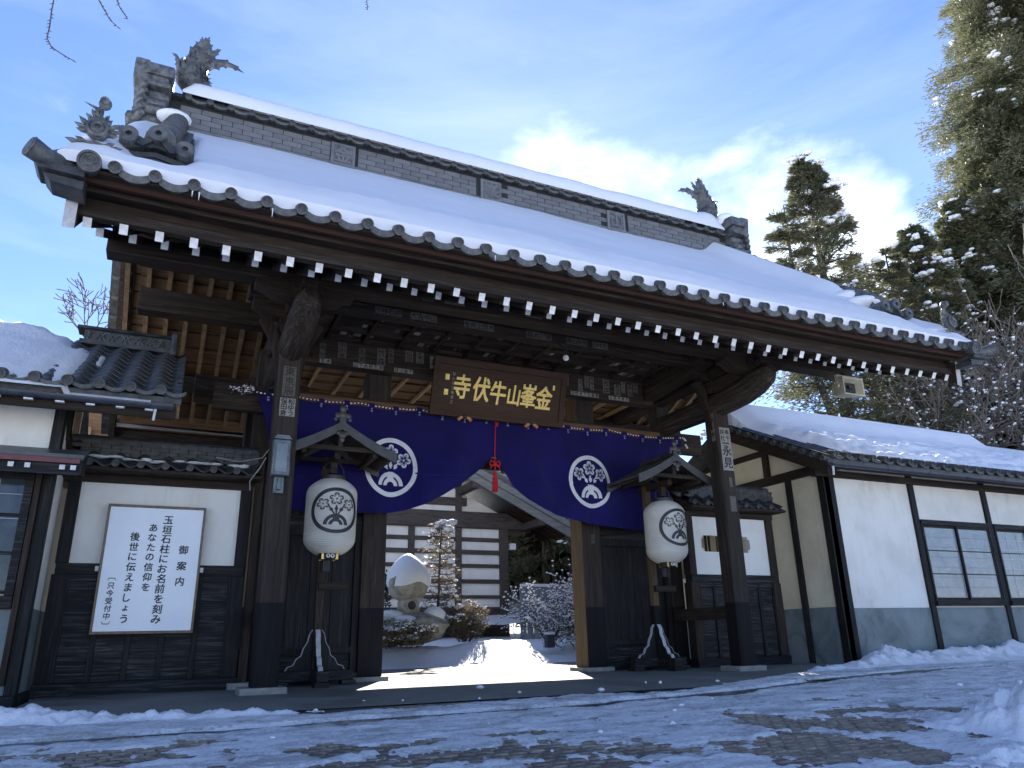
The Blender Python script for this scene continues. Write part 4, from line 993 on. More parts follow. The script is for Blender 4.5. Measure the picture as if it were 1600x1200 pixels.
b_ = MB()
for x in [-.12, -.06, .6, 2.95, 6.1]:
    l_ = random.uniform(.04, .11); z = Tz(6.65, x)-.11; b_.tube([(x, 6.62, z), (x, 6.62, z-l_*.6), (x, 6.62, z-l_)], [.007, .004, .001], 5)
tag(part('icicles', b_, 'bulb', None), 'tiny icicles hanging from the eave tiles of the gate', 'icicles', kind='stuff')
# ------------------------------------------------------------------ name plaque
pq = thing('name_plaque', 'dark wooden plaque with large gold characters hung under the gate lintel', 'plaque', (4.98, 11.2, 4.1))
tilt = lambda u, v_, d=0: (4.98+u, 11.18-(v_/.88)*.26-d*.96, 4.10+v_+d*.0)
def pboard(b_, u0, u1, v0, v1, d0, d1): b_.add([tilt(u, v_, d) for d in (d0, d1) for (u, v_) in ((u0, v0), (u1, v0), (u1, v1), (u0, v1))], [(0, 1, 2, 3), (4, 7, 6, 5), (0, 4, 5, 1), (1, 5, 6, 2), (2, 6, 7, 3), (3, 7, 4, 0)]); return b_
part('board', pboard(MB(), -1.17, 1.17, .05, .84, 0, .035), 'plaque_wood', pq)
for (a, b1, c, d) in ((-1.24, 1.24, .80, .90), (-1.24, 1.24, -.02, .07)): part('frame_rail', pboard(MB(), a, b1, c, d, -.01, .065), 'plaque_wood', pq)
for (a, b1) in ((-1.24, -1.14), (1.14, 1.24)): part('frame_stile', pboard(MB(), a, b1, .071, .799, -.01, .06), 'plaque_wood', pq)
g_ = MB()
for k, (ch, u, v_, s_) in enumerate((('寺', -.72, .47, .41), ('伏', -.37, .465, .42), ('牛', -.055, .44, .41), ('山', .24, .43, .36), ('峯', .52, .45, .41), ('金', .82, .45, .42))):
    for dd in (.05, .042): put_glyph(g_, ch, lambda a, c, dd=dd: tilt(a, c, dd), u, v_, s_, .030, squash=.76, slant=.08)
part('gold_lettering', g_, 'gold', pq, smooth=0)
g_ = MB()
for k, ch in enumerate('智山化主権僧正'): put_glyph(g_, ch, lambda a, c: tilt(a, c, .038), -.88, .66-k*.075, .06, .0)
part('signature', g_, 'paper_pale', pq, smooth=0)
g_ = MB()
for (u, v_) in ((-.99, .60), (-.99, .36)): pboard(g_, u-.035, u+.035, v_-.045, v_+.045, .036, .038)
pboard(g_, .98, 1.02, .60, .68, .036, .038)
part('seal', g_, 'gold', pq)
for u in (-.62, .62):
    for k in (-1, 1): part('hook_bracket', MB().bar(tilt(u+k*.015, .02, .04), tilt(u+k*.12, -.07, .07), .03, .05), 'orange_bracket', pq)
    part('hook_knob', MB().ball(tilt(u, .0, .05), .04, 10), 'wire', pq)

# ------------------------------------------------------------------ crest: ring, three blossoms on stems over a double mound
def crest_polys():
    A = []; V_ = []                                                # A main shapes, V veins in the ground colour
    n = 56
    for i in range(n):
        a0, a1 = 2*math.pi*i/n, 2*math.pi*(i+1)/n
        A.append([(math.cos(a)*r, math.sin(a)*r) for a, r in ((a0, .845), (a1, .845), (a1, 1.0), (a0, 1.0))])
    def arc(r0_, r1_, cy, a0, a1, n=16):
        for i in range(n):
            p, q = lerp(a0, a1, i/n), lerp(a0, a1, (i+1)/n)
            A.append([(math.cos(p)*r0_, cy+math.sin(p)*r0_), (math.cos(q)*r0_, cy+math.sin(q)*r0_), (math.cos(q)*r1_, cy+math.sin(q)*r1_), (math.cos(p)*r1_, cy+math.sin(p)*r1_)])
    arc(.33, .47, -.63, 0, math.pi); arc(.14, .27, -.63, 0, math.pi, 12)
    for a in (-.6, .0, .6): pass
    A.append([(-.13, -.38), (.13, -.38), (.09, -.16), (-.09, -.16)])
    for (x1, y1, w_) in ((-.27, .17, .03), (0, .22, .032), (.27, .17, .03)):
        x0_, y0_ = x1*.2, -.2; d = math.hypot(x1-x0_, y1-y0_); nx, ny = -(y1-y0_)/d*w_, (x1-x0_)/d*w_
        A.append([(x0_-nx, y0_-ny), (x0_+nx, y0_+ny), (x1+nx, y1+ny), (x1-nx, y1-ny)])
        mx_, my_ = lerp(x0_, x1, .55), lerp(y0_, y1, .55); q = .065; ux, uy = (x1-x0_)/d, (y1-y0_)/d
        A.append([(mx_-ux*.08, my_-uy*.08), (mx_-nx/w_*q, my_-ny/w_*q), (mx_-nx/w_*q+ux*.10, my_-ny/w_*q+uy*.10), (mx_+ux*.06, my_+uy*.06), (mx_+nx/w_*q+ux*.10, my_+ny/w_*q+uy*.10), (mx_+nx/w_*q, my_+ny/w_*q)])
    def blossom(cx, cy, R_, rot):
        for k in range(5):
            a = rot+k*2*math.pi/5
            pts = [(cx, cy)]
            for j in range(-5, 6):
                b = a+j*.118; rr = R_*(1.0-.34*(abs(j)/5)**2.2)*(1 if j % 2 == 0 else .93)
                pts.append((cx+rr*math.cos(b), cy+rr*math.sin(b)))
            A.append(pts)
            for (b, r1_, w_) in ((a, .80, .022), (a-.28, .66, .016), (a+.28, .66, .016)):
                dx, dy = math.cos(b), math.sin(b)
                V_.append([(cx+dx*R_*.18-dy*w_, cy+dy*R_*.18+dx*w_), (cx+dx*R_*.18+dy*w_, cy+dy*R_*.18-dx*w_), (cx+dx*R_*r1_+dy*w_*.5, cy+dy*R_*r1_-dx*w_*.5), (cx+dx*R_*r1_-dy*w_*.5, cy+dy*R_*r1_+dx*w_*.5)])
            b = a+math.pi/5; dx, dy = math.cos(b), math.sin(b)
            V_.append([(cx+dx*R_*.1-dy*.008, cy+dy*R_*.1+dx*.008), (cx+dx*R_*.1+dy*.008, cy+dy*R_*.1-dx*.008), (cx+dx*R_*.9+dy*.012, cy+dy*R_*.9-dx*.012), (cx+dx*R_*.9-dy*.012, cy+dy*R_*.9+dx*.012)])
    blossom(0, .50, .29, math.pi/2); blossom(-.50, .27, .27, math.pi/2+.5); blossom(.50, .27, .27, math.pi/2-.5)
    return A, V_
CA, CV = crest_polys()
def crest(fnA, fnV, ma, mv, parent):
    a_ = MB()
    for p in CA: a_.add([fnA(*q) for q in p], [tuple(range(len(p)))])
    o_ = part('crest', a_, ma, parent, smooth=0)
    c_ = MB()
    for p in CV: c_.add([fnV(*q) for q in p], [tuple(range(len(p)))])
    part('crest_veins', c_, mv, o_, smooth=0)

# ------------------------------------------------------------------ the navy curtain
BOT = [(1.05, 4.2), (1.35, 3.3), (1.62, 2.45), (1.84, 2.42), (2.5, 2.43), (3.17, 2.46), (3.42, 2.51), (3.68, 2.59), (4.03, 2.78), (4.37, 3.0), (4.62, 3.19), (4.81, 3.36), (4.95, 3.53), (5.07, 3.32), (5.3, 3.02), (5.57, 2.8), (5.87, 2.64), (6.26, 2.51), (6.5, 2.46), (7.21, 2.40), (7.88, 2.36), (8.3, 2.36), (8.55, 2.9), (8.78, 3.7), (8.95, 4.15)]
PEAKS = [1.05, 1.6, 2.62, 3.62, 4.95, 6.1, 7.3, 8.95]
def cordz(x):
    for a, b in zip(PEAKS, PEAKS[1:]):
        if a <= x <= b: t = (x-a)/(b-a); return 4.185-.20*(b-a)*t*(1-t)*.62
    return 4.185
def noren_y(x, z):
    t = max(0, min(1, (4.15-z)/1.6)); c = abs(x-4.95)
    f = .018*math.sin(x*9+z*1.1)*math.exp(-c*.5)+.012*math.sin(x*4.3+1)+.020*math.sin((x-4.95)*(5 if x < 4.95 else -5)-z*3.2)*math.exp(-c*.35)
    drape = .05*math.sin(3.2*(z+.45*c))*math.exp(-((c-.9)/.9)**2)
    seam = .004*abs(math.sin((x-1.1)*math.pi/.92))**.3; crease = .010*math.exp(-((z-3.12-.02*math.sin(x*3))/.018)**2)-.010*math.exp(-((z-3.09-.02*math.sin(x*3))/.02)**2)
    wr = .020*math.sin(x*2.1+z*5.0)*math.sin(z*2.3+x)+.008*math.sin(x*17+2*math.sin(z*4))
    return 11.31+t*(f*3.6+drape*1.8+wr*1.5)-.02*t-seam-crease
root = thing('gate_curtain', 'wide navy blue curtain with two white crests gathered up at its centre', 'curtain', (4.98, 11.34, 2.4))
us = np.linspace(1.08, 8.93, 320)
b_ = MB().grid(us, np.linspace(0, 1, 90), lambda u, w: (lambda z: (u, noren_y(u, z), z))(lerp(cordz(u)-.035, pw(u, BOT), w)))
part('cloth', b_, 'noren', root, smooth=80)
b_ = MB().grid(us, [0, 1], lambda u, w: (lambda z: (u, noren_y(u, z)-.006, z+w*.028))(pw(u, BOT)-.004)); part('hem', b_, 'noren', root, smooth=80)
for cx_ in (3.17, 6.81):
    rx, rz_, cz = .43, .475, 3.185
    crest(lambda u, v_, cx_=cx_: (cx_+u*rx, noren_y(cx_+u*rx, cz+v_*rz_)-.006, cz+v_*rz_), lambda u, v_, cx_=cx_: (cx_+u*rx, noren_y(cx_+u*rx, cz+v_*rz_)-.009, cz+v_*rz_), 'crest_white', 'noren', root)
for i in range(20):
    x = 1.22+i*.40
    zc = cordz(x)
    o_ = part('loop', MB().box(x-.045, x+.045, 11.29, 11.30, zc-.12, zc+.035).box(x-.045, x+.045, 11.30, 11.35, zc+.025, zc+.035), 'noren', root)
    g_ = MB()
    for k in (-1, 1):
        for q in (-1, 1): g_.bar((x-.015*k, 11.287, zc-.075+q*.02-.012), (x+.015*k, 11.287, zc-.075+q*.02+.012), .003, .004)
    part('stitch_mark', g_, 'crest_white', o_)
cd = thing('curtain_cord', 'black and white twisted cord strung along the top of the navy curtain', 'cord', (4.98, 11.3, 4.15))
pts = []; 
for i in range(560):
    x = lerp(.98, 9.0, i/559); pts.append((x, 11.305, cordz(x)+.004*math.sin(i*1.3)))
part('twisted_cord', MB().tube(pts, .012, 6, mis=[0, 0, 1, 1][:4]), ['cord_white', 'cord_black'], cd)
b_ = MB()
for q in range(9):
    a = q*.7; p_ = [(.98+.02*math.cos(a), 11.28, 4.2+.03*math.sin(a))]
    for k in range(14):
        t = k/13; p_.append((.98-.34*t*(.6+.4*math.sin(q*2.1))+.03*math.sin(a+t*9), 11.26+.02*math.cos(q+t*7), 4.2+.05*math.sin(a*1.7+t*8)-.06*t*math.cos(q)))
    b_.tube(p_, .011, 5, mis=[0, 1])
part('cord_bundle', b_, ['cord_white', 'cord_black'], cd)
part('cord_bundle', MB().tube([(9.0, 11.3, 4.18), (9.03, 11.28, 4.12), (8.99, 11.26, 4.05), (9.04, 11.27, 3.98)], .02, 6, mis=[0, 1]), ['cord_white', 'cord_black'], cd)
ts = thing('red_tassel', 'red silk tassel on a knotted cord at the curtain centre', 'tassel', (4.95, 11.25, 2.9))
part('cord', MB().tube([(4.985, 11.27, 4.15), (4.965, 11.26, 3.8), (4.95, 11.25, 3.50)], .009, 6), 'red_cord', ts)
b_ = MB(); b_.ball((4.985, 11.26, 4.14), .055, 10); b_.tube([(4.93, 11.27, 4.22), (4.95, 11.24, 4.14), (5.0, 11.24, 4.02), (5.03, 11.26, 4.1)], .018, 6); part('top_knot', b_, 'red_cord', ts)
b_ = MB()
for k in (-1, 1):
    b_.tube([(4.95+k*.09*math.sin(t), 11.24, 3.36+.045*math.sin(2*t)+.0) for t in np.linspace(0, math.pi, 14)], .012, 6)
    b_.tube([(4.95, 11.235, 3.36), (4.95+k*.06, 11.23, 3.33), (4.95+k*.09, 11.24, 3.27)], .011, 6)
b_.ball((4.95, 11.235, 3.36), .03, 10); part('bow', b_, 'red_cord', ts)
part('cord', MB().tube([(4.95, 11.25, 3.50), (4.95, 11.24, 3.2)], .012, 6), 'red_cord', ts)
b_ = MB(); b_.lathe([(.012, .33), (.028, .31), (.034, .28), (.028, .25), (.036, .23), (.042, .12), (.046, 0), (.0, .0)], 16, (4.95, 11.25, 2.90))
for k in range(26):
    a = k*.2417; b_.tube([(4.95+.036*math.cos(a), 11.25+.036*math.sin(a), 3.13), (4.95+.046*math.cos(a), 11.25+.046*math.sin(a), 2.885)], .0075, 4)
part('fringe', b_, 'red_cord', ts)

# ------------------------------------------------------------------ roofed lantern stands and paper lanterns
LX, LY = 2.13, 10.62          # lantern axis (left one)
def make_stand(x):
    r = thing('lantern_stand', 'left roofed dark wooden lantern stand beside the left gate pillar', 'lantern stand', (x, 11.1, 0), 'roofed lantern stands in front of the gate')
    yp = 11.10
    part('pole', MB().box(x-.055, x+.055, yp-.055, yp+.055, .1, 3.2), 'dark_wood_z' if x < 5 else 'brown_post', r, bevel=.006)
    part('arm', MB().box(x-.04, x+.04, LY-.25, yp+.35, 3.03, 3.12), 'dark_wood_y', r, bevel=.005)
    part('hanging_block', MB().box(x-.05, x+.05, LY-.05, LY+.05, 2.86, 3.03), 'dark_wood_x', r, bevel=.005)
    part('latch_arm', MB().box(x-.04, x+.38, yp-.14, yp-.055, 1.28, 1.38), 'dark_wood_x', r)
    # cross feet
    part('foot_beam', MB().box(x-.52, x+.52, yp-.08, yp+.08, .07, .21), 'black_wood_x', r, bevel=.012)
    part('foot_beam', MB().box(x-.08, x+.08, yp-.55, yp-.081, .07, .21).box(x-.08, x+.08, yp+.081, yp+.5, .07, .21), 'black_wood_x', r, bevel=.012)
    for (a, b) in ((-.46, 0), (.46, 0), (0, -.47), (0, .42)): part('foot', MB().box(x+a-.10, x+a+.10, yp+b-.10, yp+b+.10, .012, .072), 'black_wood_x', r, bevel=.008)
    prof = [(.06, .21), (.40, .21), (.37, .26), (.30, .28), (.26, .36), (.20, .40), (.17, .50), (.12, .58), (.10, .68), (.06, .74)]
    for (k, ax) in ((-1, 'x'), (1, 'x'), (-1, 'y')):
        b_ = MB(); edge = MB()
        for i in range(len(prof)-1):
            pass
        if ax == 'x':
            poly = [(x+k*a, z) for a, z in prof]; b_.prism(poly if k > 0 else poly[::-1], 'y', yp-.03, yp+.03)
            for (a, z), (c, d) in zip(prof[1:], prof[2:]): edge.bar((x+k*(a+.003), yp, z), (x+k*(c+.003), yp, d), .062, .006)
        else:
            poly = [(yp+k*a, z) for a, z in prof]; b_.prism(poly[::-1], 'x', x-.03, x+.03)
            for (a, z), (c, d) in zip(prof[1:], prof[2:]): edge.bar((x, yp+k*(a+.003), z), (x, yp+k*(c+.003), d), .064, .008)
        o_ = part('bracket', b_, 'black_wood_z', r); part('painted_edge', edge, 'grey_paint', o_, smooth=0)
    # little gabled roof, ridge running front to back
    y0_, y1_ = LY-.46, LY+.50; W_ = .80; PK = 3.52
    def rz(t): t = abs(t); return PK-.44*(t/W_)**.88+.10*max(0, t/W_-.55)**1.5
    ts_ = np.linspace(-W_, W_, 17)
    b_ = MB(); poly = [(x+t, rz(t)) for t in ts_]+[(x+t, rz(t)-.035) for t in ts_[::-1]]
    b_.prism(poly[::-1], 'y', y0_, y1_); part('roof', b_, 'copper_grey', r, smooth=50)
    for k in range(7):
        yy = y0_+.07+k*(y1_-y0_-.1)/6
        for s_ in (-1, 1):
            b_ = MB(); b_.tube([(x+s_*t, yy, rz(t)+.006) for t in np.linspace(.02, W_, 8)], .013, 6); part('roof_batten', b_, 'copper_grey', r)
    for yy in (y0_-.03, y1_):
        b_ = MB(); b_.prism(([(x+t, rz(t)+.012) for t in ts_]+[(x+t, rz(t)-.115-.03*abs(t)) for t in ts_[::-1]])[::-1], 'y', yy, yy+.03); part('bargeboard', b_, 'copper_grey', r, smooth=50)
    part('ridge_box', MB().prism([(x-.05, PK-.01), (x+.05, PK-.01), (x+.045, PK+.05), (x, PK+.075), (x-.045, PK+.05)], 'y', y0_-.02, y1_+.02), 'copper_grey', r)
    b_ = MB(); yf = y0_-.04
    b_.ball((x, yf+.03, PK+.10), .06, 10, sy=.5); b_.ball((x-.075, yf+.03, PK+.085), .045, 8, sy=.5); b_.ball((x+.075, yf+.03, PK+.085), .045, 8, sy=.5); b_.ball((x, yf+.03, PK+.185), .05, 8, sy=.5, sz=1.3); b_.ball((x-.10, yf+.03, PK+.03), .03, 8, sy=.5); b_.ball((x+.10, yf+.03, PK+.03), .03, 8, sy=.5)
    part('ridge_finial', b_, 'copper_grey', r)
    b_ = MB(); b_.ball((x, y0_-.035, PK-.20), .055, 10, sy=.4); b_.ball((x-.05, y0_-.035, PK-.175), .04, 8, sy=.4); b_.ball((x+.05, y0_-.035, PK-.175), .04, 8, sy=.4); b_.ball((x, y0_-.035, PK-.26), .035, 8, sy=.4, sz=1.4)
    part('gable_pendant', b_, 'copper_grey', r)
    part('gable_tie', MB().box(x-.52, x+.52, y0_+.06, y0_+.11, 3.12, 3.18), 'dark_wood_x', r); part('king_post', MB().box(x-.03, x+.03, y0_+.065, y0_+.105, 3.18, 3.42), 'dark_wood_z', r)
    part('gable_tie', MB().box(x-.52, x+.52, y1_-.11, y1_-.06, 3.12, 3.18), 'dark_wood_x', r)
    for s_ in (-1, 1):
        part('side_rail', MB().box(x+s_*.5-.03, x+s_*.5+.03, y0_+.04, y1_-.04, 3.05, 3.12), 'dark_wood_y', r)
        for k in range(10):
            yy = y0_+.06+k*(y1_-y0_-.12)/9; b_ = MB()
            b_.bar((x+s_*.30, yy, rz(.30)-.06), (x+s_*(W_-.03), yy, rz(W_)-.06), .022, .035); part('eave_lath', b_, 'dark_wood_y', r)
    return r
def make_lantern(x, turn=0.0):
    r = thing('paper_lantern', 'left round white paper lantern with dark crest hanging from roofed stand', 'lantern', (x, LY, 2.2), 'white paper lanterns with crests')
    H0, H1 = 1.73, 2.76; Rm = .355
    def rad(z):
        t = (z-H0)/(H1-H0); e = abs(2*t-1)
        return Rm*(1-.0*e)*(1-max(0, (e-.58)/.42)**2.3*.46)
    n = 44; prof = []; m = 6*n
    for i in range(m+1):
        z = lerp(H0, H1, i/m); ph = (i/6) % 1; prof.append((rad(z)-.0065*(math.sin(math.pi*ph)**.7 if 0 < ph < 1 else 0)+.003, z))
    part('paper_body', MB().lathe(prof, 56, (x, LY, 0)), 'lantern_paper', r, smooth=70)
    def srf(off):
        def fn(u, v_):
            z = 2.29+v_*.315; ang = u*1.02+turn
            rr = rad(z)+off
            return (x+rr*math.sin(ang), LY-rr*math.cos(ang), z)
        return fn
    crest(srf(.006), srf(.009), 'ink', 'lantern_paper', r)
    part('top_ring', MB().lathe([(0, .0), (.17, .0), (.175, .01), (.175, .07), (.165, .075), (.12, .075), (.12, .03)], 28, (x, LY, H1-.01)), 'ink', r)
    part('bottom_ring', MB().lathe([(.0, .0), (.13, .0), (.135, .01), (.135, .075), (.12, .08)], 28, (x, LY, H0-.07)), 'ink', r)
    b_ = MB()
    for a in (-.75, .75, 2.4, -2.4): b_.box(x+.137*math.sin(a)-.02, x+.137*math.sin(a)+.02, LY-.137*math.cos(a)-.006, LY-.137*math.cos(a)+.006, H0-.075, H0+.012)
    part('brass_plate', b_, 'brass', r)
    b_ = MB()
    for a in (-.22, .22): b_.lathe([(.028, 0), (.028, -.006), (.015, -.006), (.015, 0)], 12, (x+.137*math.sin(a), LY-.137*math.cos(a), H0-.03), 'y')
    part('ring_stud', b_, 'white_paint', r)
    b_ = MB(); b_.tube([(x-.16, LY, H1+.05), (x-.15, LY, H1+.17), (x-.08, LY, H1+.26), (x, LY, H1+.285), (x+.08, LY, H1+.26), (x+.15, LY, H1+.17), (x+.16, LY, H1+.05)], .009, 6)
    part('bail_wire', b_, 'wire', r)
    b_ = MB(); b_.tube([(x, LY, H0-.07), (x+.01, LY, H0-.2), (x+.02, LY+.02, H0-.26)], .006, 5); b_.tube([(x, LY, H0-.08), (x-.03, LY-.01, H0-.2), (x+.01, LY, H0-.32), (x-.03, LY, H0-.40)], .004, 5); part('cord_end', b_, 'wire', r)
    b_ = MB(); b_.box(x-.05, x+.05, LY+.1, LY+.18, H0-.22, H0-.06); part('socket_block', b_, 'ink', r)
    return r
st1 = make_stand(LX); ln1 = make_lantern(LX, .0)
st2 = copy_tree(st1, (7.87, 11.1, 0)); st2['label'] = 'right roofed wooden lantern stand with brown pole beside the right pillar'
for ch in st2.children:
    if ch.name.startswith('pole'): ch.data = ch.data.copy(); ch.data.materials[0] = MATS['brown_post']
ln2 = copy_tree(ln1, (7.87, LY, 2.2)); ln2['label'] = 'right round white paper lantern whose dark crest is turned towards the white wall'
ln2.rotation_euler = (0, 0, R(6)); 

# ================================================================== WING WALLS
def pantile_mesh(name, w=.30, ln=.27, mat='tile_dark', amp=.035, th=.018):
    """one S-shaped pantile; x across, y up the slope"""
    b_ = MB(); n = 8
    f_ = lambda t: amp*(math.cos(2*math.pi*(t-.12))) if t < .62 else amp*math.cos(2*math.pi*(t-.12))
    for k in range(n+1):
        t = k/n; z = f_(t); b_.v += [(t*w*1.04, 0, z+th), (t*w*1.04, ln*1.12, z+th*.3), (t*w*1.04, 0, z-.004)]
    for k in range(n):
        o = k*3; p = o+3; b_.f += [(o, p, p+1, o+1), (o+2, p+2, p, o)]; b_.m += [0, 0]
    return b_.mesh(name, mat, 50)
PT = pantile_mesh('tile'); PTB = pantile_mesh('tile', .30, .27, 'tile')
disc_me = round_tile(.062, .16, 16).mesh('eave_disc', 'tile', 30); lip_me = pan_lip(.33-.09, 0, .04, .05, .18).mesh('eave_lip', 'tile', 40)
def wing_wall(x0, x1, side):
    Y = 11.2
    nm = 'left' if side < 0 else 'right'
    w = thing('wing_wall', 'white plastered wing wall with black boarded dado %s' % ('behind the white notice board' if side < 0 else 'with bracket shaped opening beside the right post'), 'wall', ((x0+x1)/2, Y, 0))
    if side < 0:
        part('plaster_panel', MB().box(x0, x1, Y+.04, Y+.16, 1.60, 2.66), 'plaster', w)
    else:                                                          # panel pierced by a decorative opening
        c = 9.70; z0, z1 = 2.02, 2.32; a = .58
        oc = [(c-a, z0+.07), (c-a+.05, z0+.05), (c-a+.05, z0), (c+a-.05, z0), (c+a-.05, z0+.05), (c+a, z0+.07), (c+a, z1-.07), (c+a-.05, z1-.05), (c+a-.05, z1), (c-a+.05, z1), (c-a+.05, z1-.05), (c-a, z1-.07)]
        b_ = MB(); b_.box(x0, c-a, Y+.04, Y+.16, 1.60, 2.66); b_.box(c+a, x1, Y+.04, Y+.16, 1.60, 2.66); b_.box(c-a, c+a, Y+.04, Y+.16, 1.60, z0); b_.box(c-a, c+a, Y+.04, Y+.16, z1, 2.66)
        for s_ in (-1, 1):
            for (za, zb, zc) in ((z0, z0+.05, z0+.07), (z1, z1-.05, z1-.07)):
                xx = c+s_*a; b_.prism([(xx, za), (xx-s_*.05, za), (xx-s_*.05, zb), (xx, zc)], 'y', Y+.042, Y+.158)
        part('plaster_panel', b_, 'plaster', w, smooth=0)
        for k, q in enumerate((-.42, -.34, -.12, -.02, .10, .30, .44)): part('grille_bar', MB().box(c+q-.012-(.03 if k in (2, 5) else 0), c+q+.012+(.03 if k in (2, 5) else 0), Y+.09, Y+.13, z0-.02, z1+.02), 'brown_post' if k in (2, 5) else 'dark_wood_z', w)
    part('dado_sun_stop', MB().box(x0, x1, Y+.045, Y+.15, .1, 1.55), 'black_wood_x', w)  # backing added to keep sun from leaking between the planks
    if side > 0: part('sunlit_wall_panel', MB().box(8.9, 10.7, 12.2, 12.25, 1.6, 2.66), 'sunlit_cream', w)  # added panel, its cream stands in for a sunlit wall behind the opening
    part('top_beam', MB().box(x0-.1, x1+.1, Y-.02, Y+.18, 2.66, 2.76), 'dark_wood_x', w)
    part('rail', MB().box(x0-.06, x1+.06, Y-.03, Y+.17, 1.46, 1.60), 'black_wood_x', w, bevel=.006)
    part('sill', MB().box(x0-.1, x1+.1, Y-.05, Y+.2, .0, .16), 'black_wood_x', w, bevel=.008)
    for xx in (x0, x1): part('end_post', MB().box(xx-.09, xx+.09, Y-.025, Y+.18, .16, 1.46).box(xx-.075, xx+.075, Y-.02, Y+.175, 1.60, 2.66), 'black_wood_z' if side < 0 else 'dark_wood_z', w, bevel=.005)
    n = 5; a, b = x0+.09, x1-.09; sw = (b-a)/n
    for k in range(n+1): part('stile', MB().box(a+k*sw-.03, a+k*sw+.03, Y-.012, Y+.04, .16, 1.46), 'black_wood_z', w, bevel=.004)
    part('top_rail', MB().box(a, b, Y-.006, Y+.04, 1.38, 1.46), 'black_wood_x', w)
    for k in range(n):
        for j, (za, zb) in enumerate(((.18, .46), (.463, .80), (.803, 1.12), (1.123, 1.37))):
            part('plank', MB().box(a+k*sw+.03, a+(k+1)*sw-.03, Y+.02-(j % 2)*.004, Y+.04, za, zb), 'black_wood_x', w)
    # little tiled roof
    part('roof_board', MB().prism([(Y-.36, 2.80), (Y+.08, 3.02), (Y+.52, 2.80), (Y+.52, 2.765), (Y-.36, 2.765)], 'x', x0-.16, x1+.14), 'dark_wood_y', w)
    k = 0; x = x0-.16
    while x < x1+.0:
        for j in range(2): place('tile', PT, w, (x, Y-.40+.24*j, 2.83+.135*j), (R(28), 0, 0))
        for j in range(1): place('tile', PT, w, (x, Y+.12, 2.98), (R(-28), 0, 0))
        place('eave_disc', disc_me, w, (x+.015, Y-.42, 2.845), (R(15), 0, 0), (.75, .75, .75))
        x += .30
    for j in range(4):
        x = x0-.12+(j % 2)*.12
        while x < x1+.1:
            xx2 = min(x+.235, x1+.12); part('ridge_brick', MB().box(x+.004, xx2, Y-.09+.004*j, Y+.25-.004*j, 3.005+j*.052, 3.053+j*.052), 'tile_dark', w, bevel=0)
            x += .24
    part('ridge_top', MB().tube([(x0-.12, Y+.08, 3.24), (x1+.12, Y+.08, 3.24)], .075, 12), 'tile_dark', w)
    return w
ww = wing_wall(-1.12, 1.03, -1); wr = wing_wall(8.84, 10.78, 1)
b_ = MB()
for k in range(26):
    x = random.uniform(-.9, .95); b_.ball((x, 10.86+random.uniform(0, .1), 2.925+random.uniform(0, .03)), random.uniform(.02, .05), 8, sx=2.4, sy=1.2, sz=.4)
tag(part('wing_roof_snow', b_, 'snow'), 'dusting of snow left on the small tile roof above the notice board', 'snow', kind='stuff')
# end upright beside left front post, wires
cb_ = thing('wall_end_post', 'slim dark timber upright between the notice wall and the left gate post', 'post', (1.20, 11.3, 0))
part('upright', MB().box(1.13, 1.24, 11.14, 11.4, .0, 3.3), 'dark_wood_z', cb_); part('edge_strip', MB().box(1.105, 1.125, 11.10, 11.13, .5, 2.7), 'brown_post', cb_)
part('stone', MB().box(1.0, 1.32, 11.0, 11.3, 0, .09), 'ledge_stone', cb_, bevel=.01)
wi = thing('loose_wires', 'loose thin wires hanging at the corner of the small tile roof', 'wires', (1.1, 11.0, 2.9))
part('wire', MB().tube([(.55, 10.8, 3.02), (.85, 10.75, 2.97), (1.15, 10.7, 3.04), (1.22, 10.6, 3.15)], .008, 5), 'paper_pale', wi); part('wire', MB().tube([(1.2, 10.7, 3.05), (1.13, 10.75, 2.9), (1.02, 10.8, 2.72), (1.04, 10.85, 2.6)], .008, 5), 'paper_pale', wi)
part('wire', MB().tube([(-.05, 9.7, 3.75), (.6, 10.2, 3.75), (1.1, 10.4, 3.95), (1.25, 10.3, 4.02)], .007, 5), 'wire', wi); part('wire', MB().tube([(-.05, 9.7, 3.68), (.5, 10.2, 3.80), (1.2, 10.4, 3.87)], .007, 5), 'wire', wi)

co_ = thing('corridor_building', 'brown timber corridor wall behind the left wing, also added to block the sun', 'building', (-.5, 17.3, 0))  # wall placed here to keep sun off the left side wall
part('back_wall', MB().box(-6, 1.9, 17.3, 17.4, 0, 3.75), 'board_wood', co_); part('top_rail', MB().box(-6, 1.95, 17.22, 17.3, 3.66, 3.8), 'pale_wood_y', co_); part('lower_rail', MB().box(-6, 1.95, 17.2, 17.3, 3.30, 3.42), 'brown_wood_x', co_)
for k in range(14): part('upright', MB().box(-5.6+k*.56, -5.52+k*.56, 17.2, 17.3, 2.2, 4.9), 'pale_wood_y', co_)
part('sun_block_boards', MB().box(-6, 2.3, 17.31, 17.39, 3.75, 5.7), 'brown_wood_x', co_)  # added boards hidden by the roof, raised to block the sun
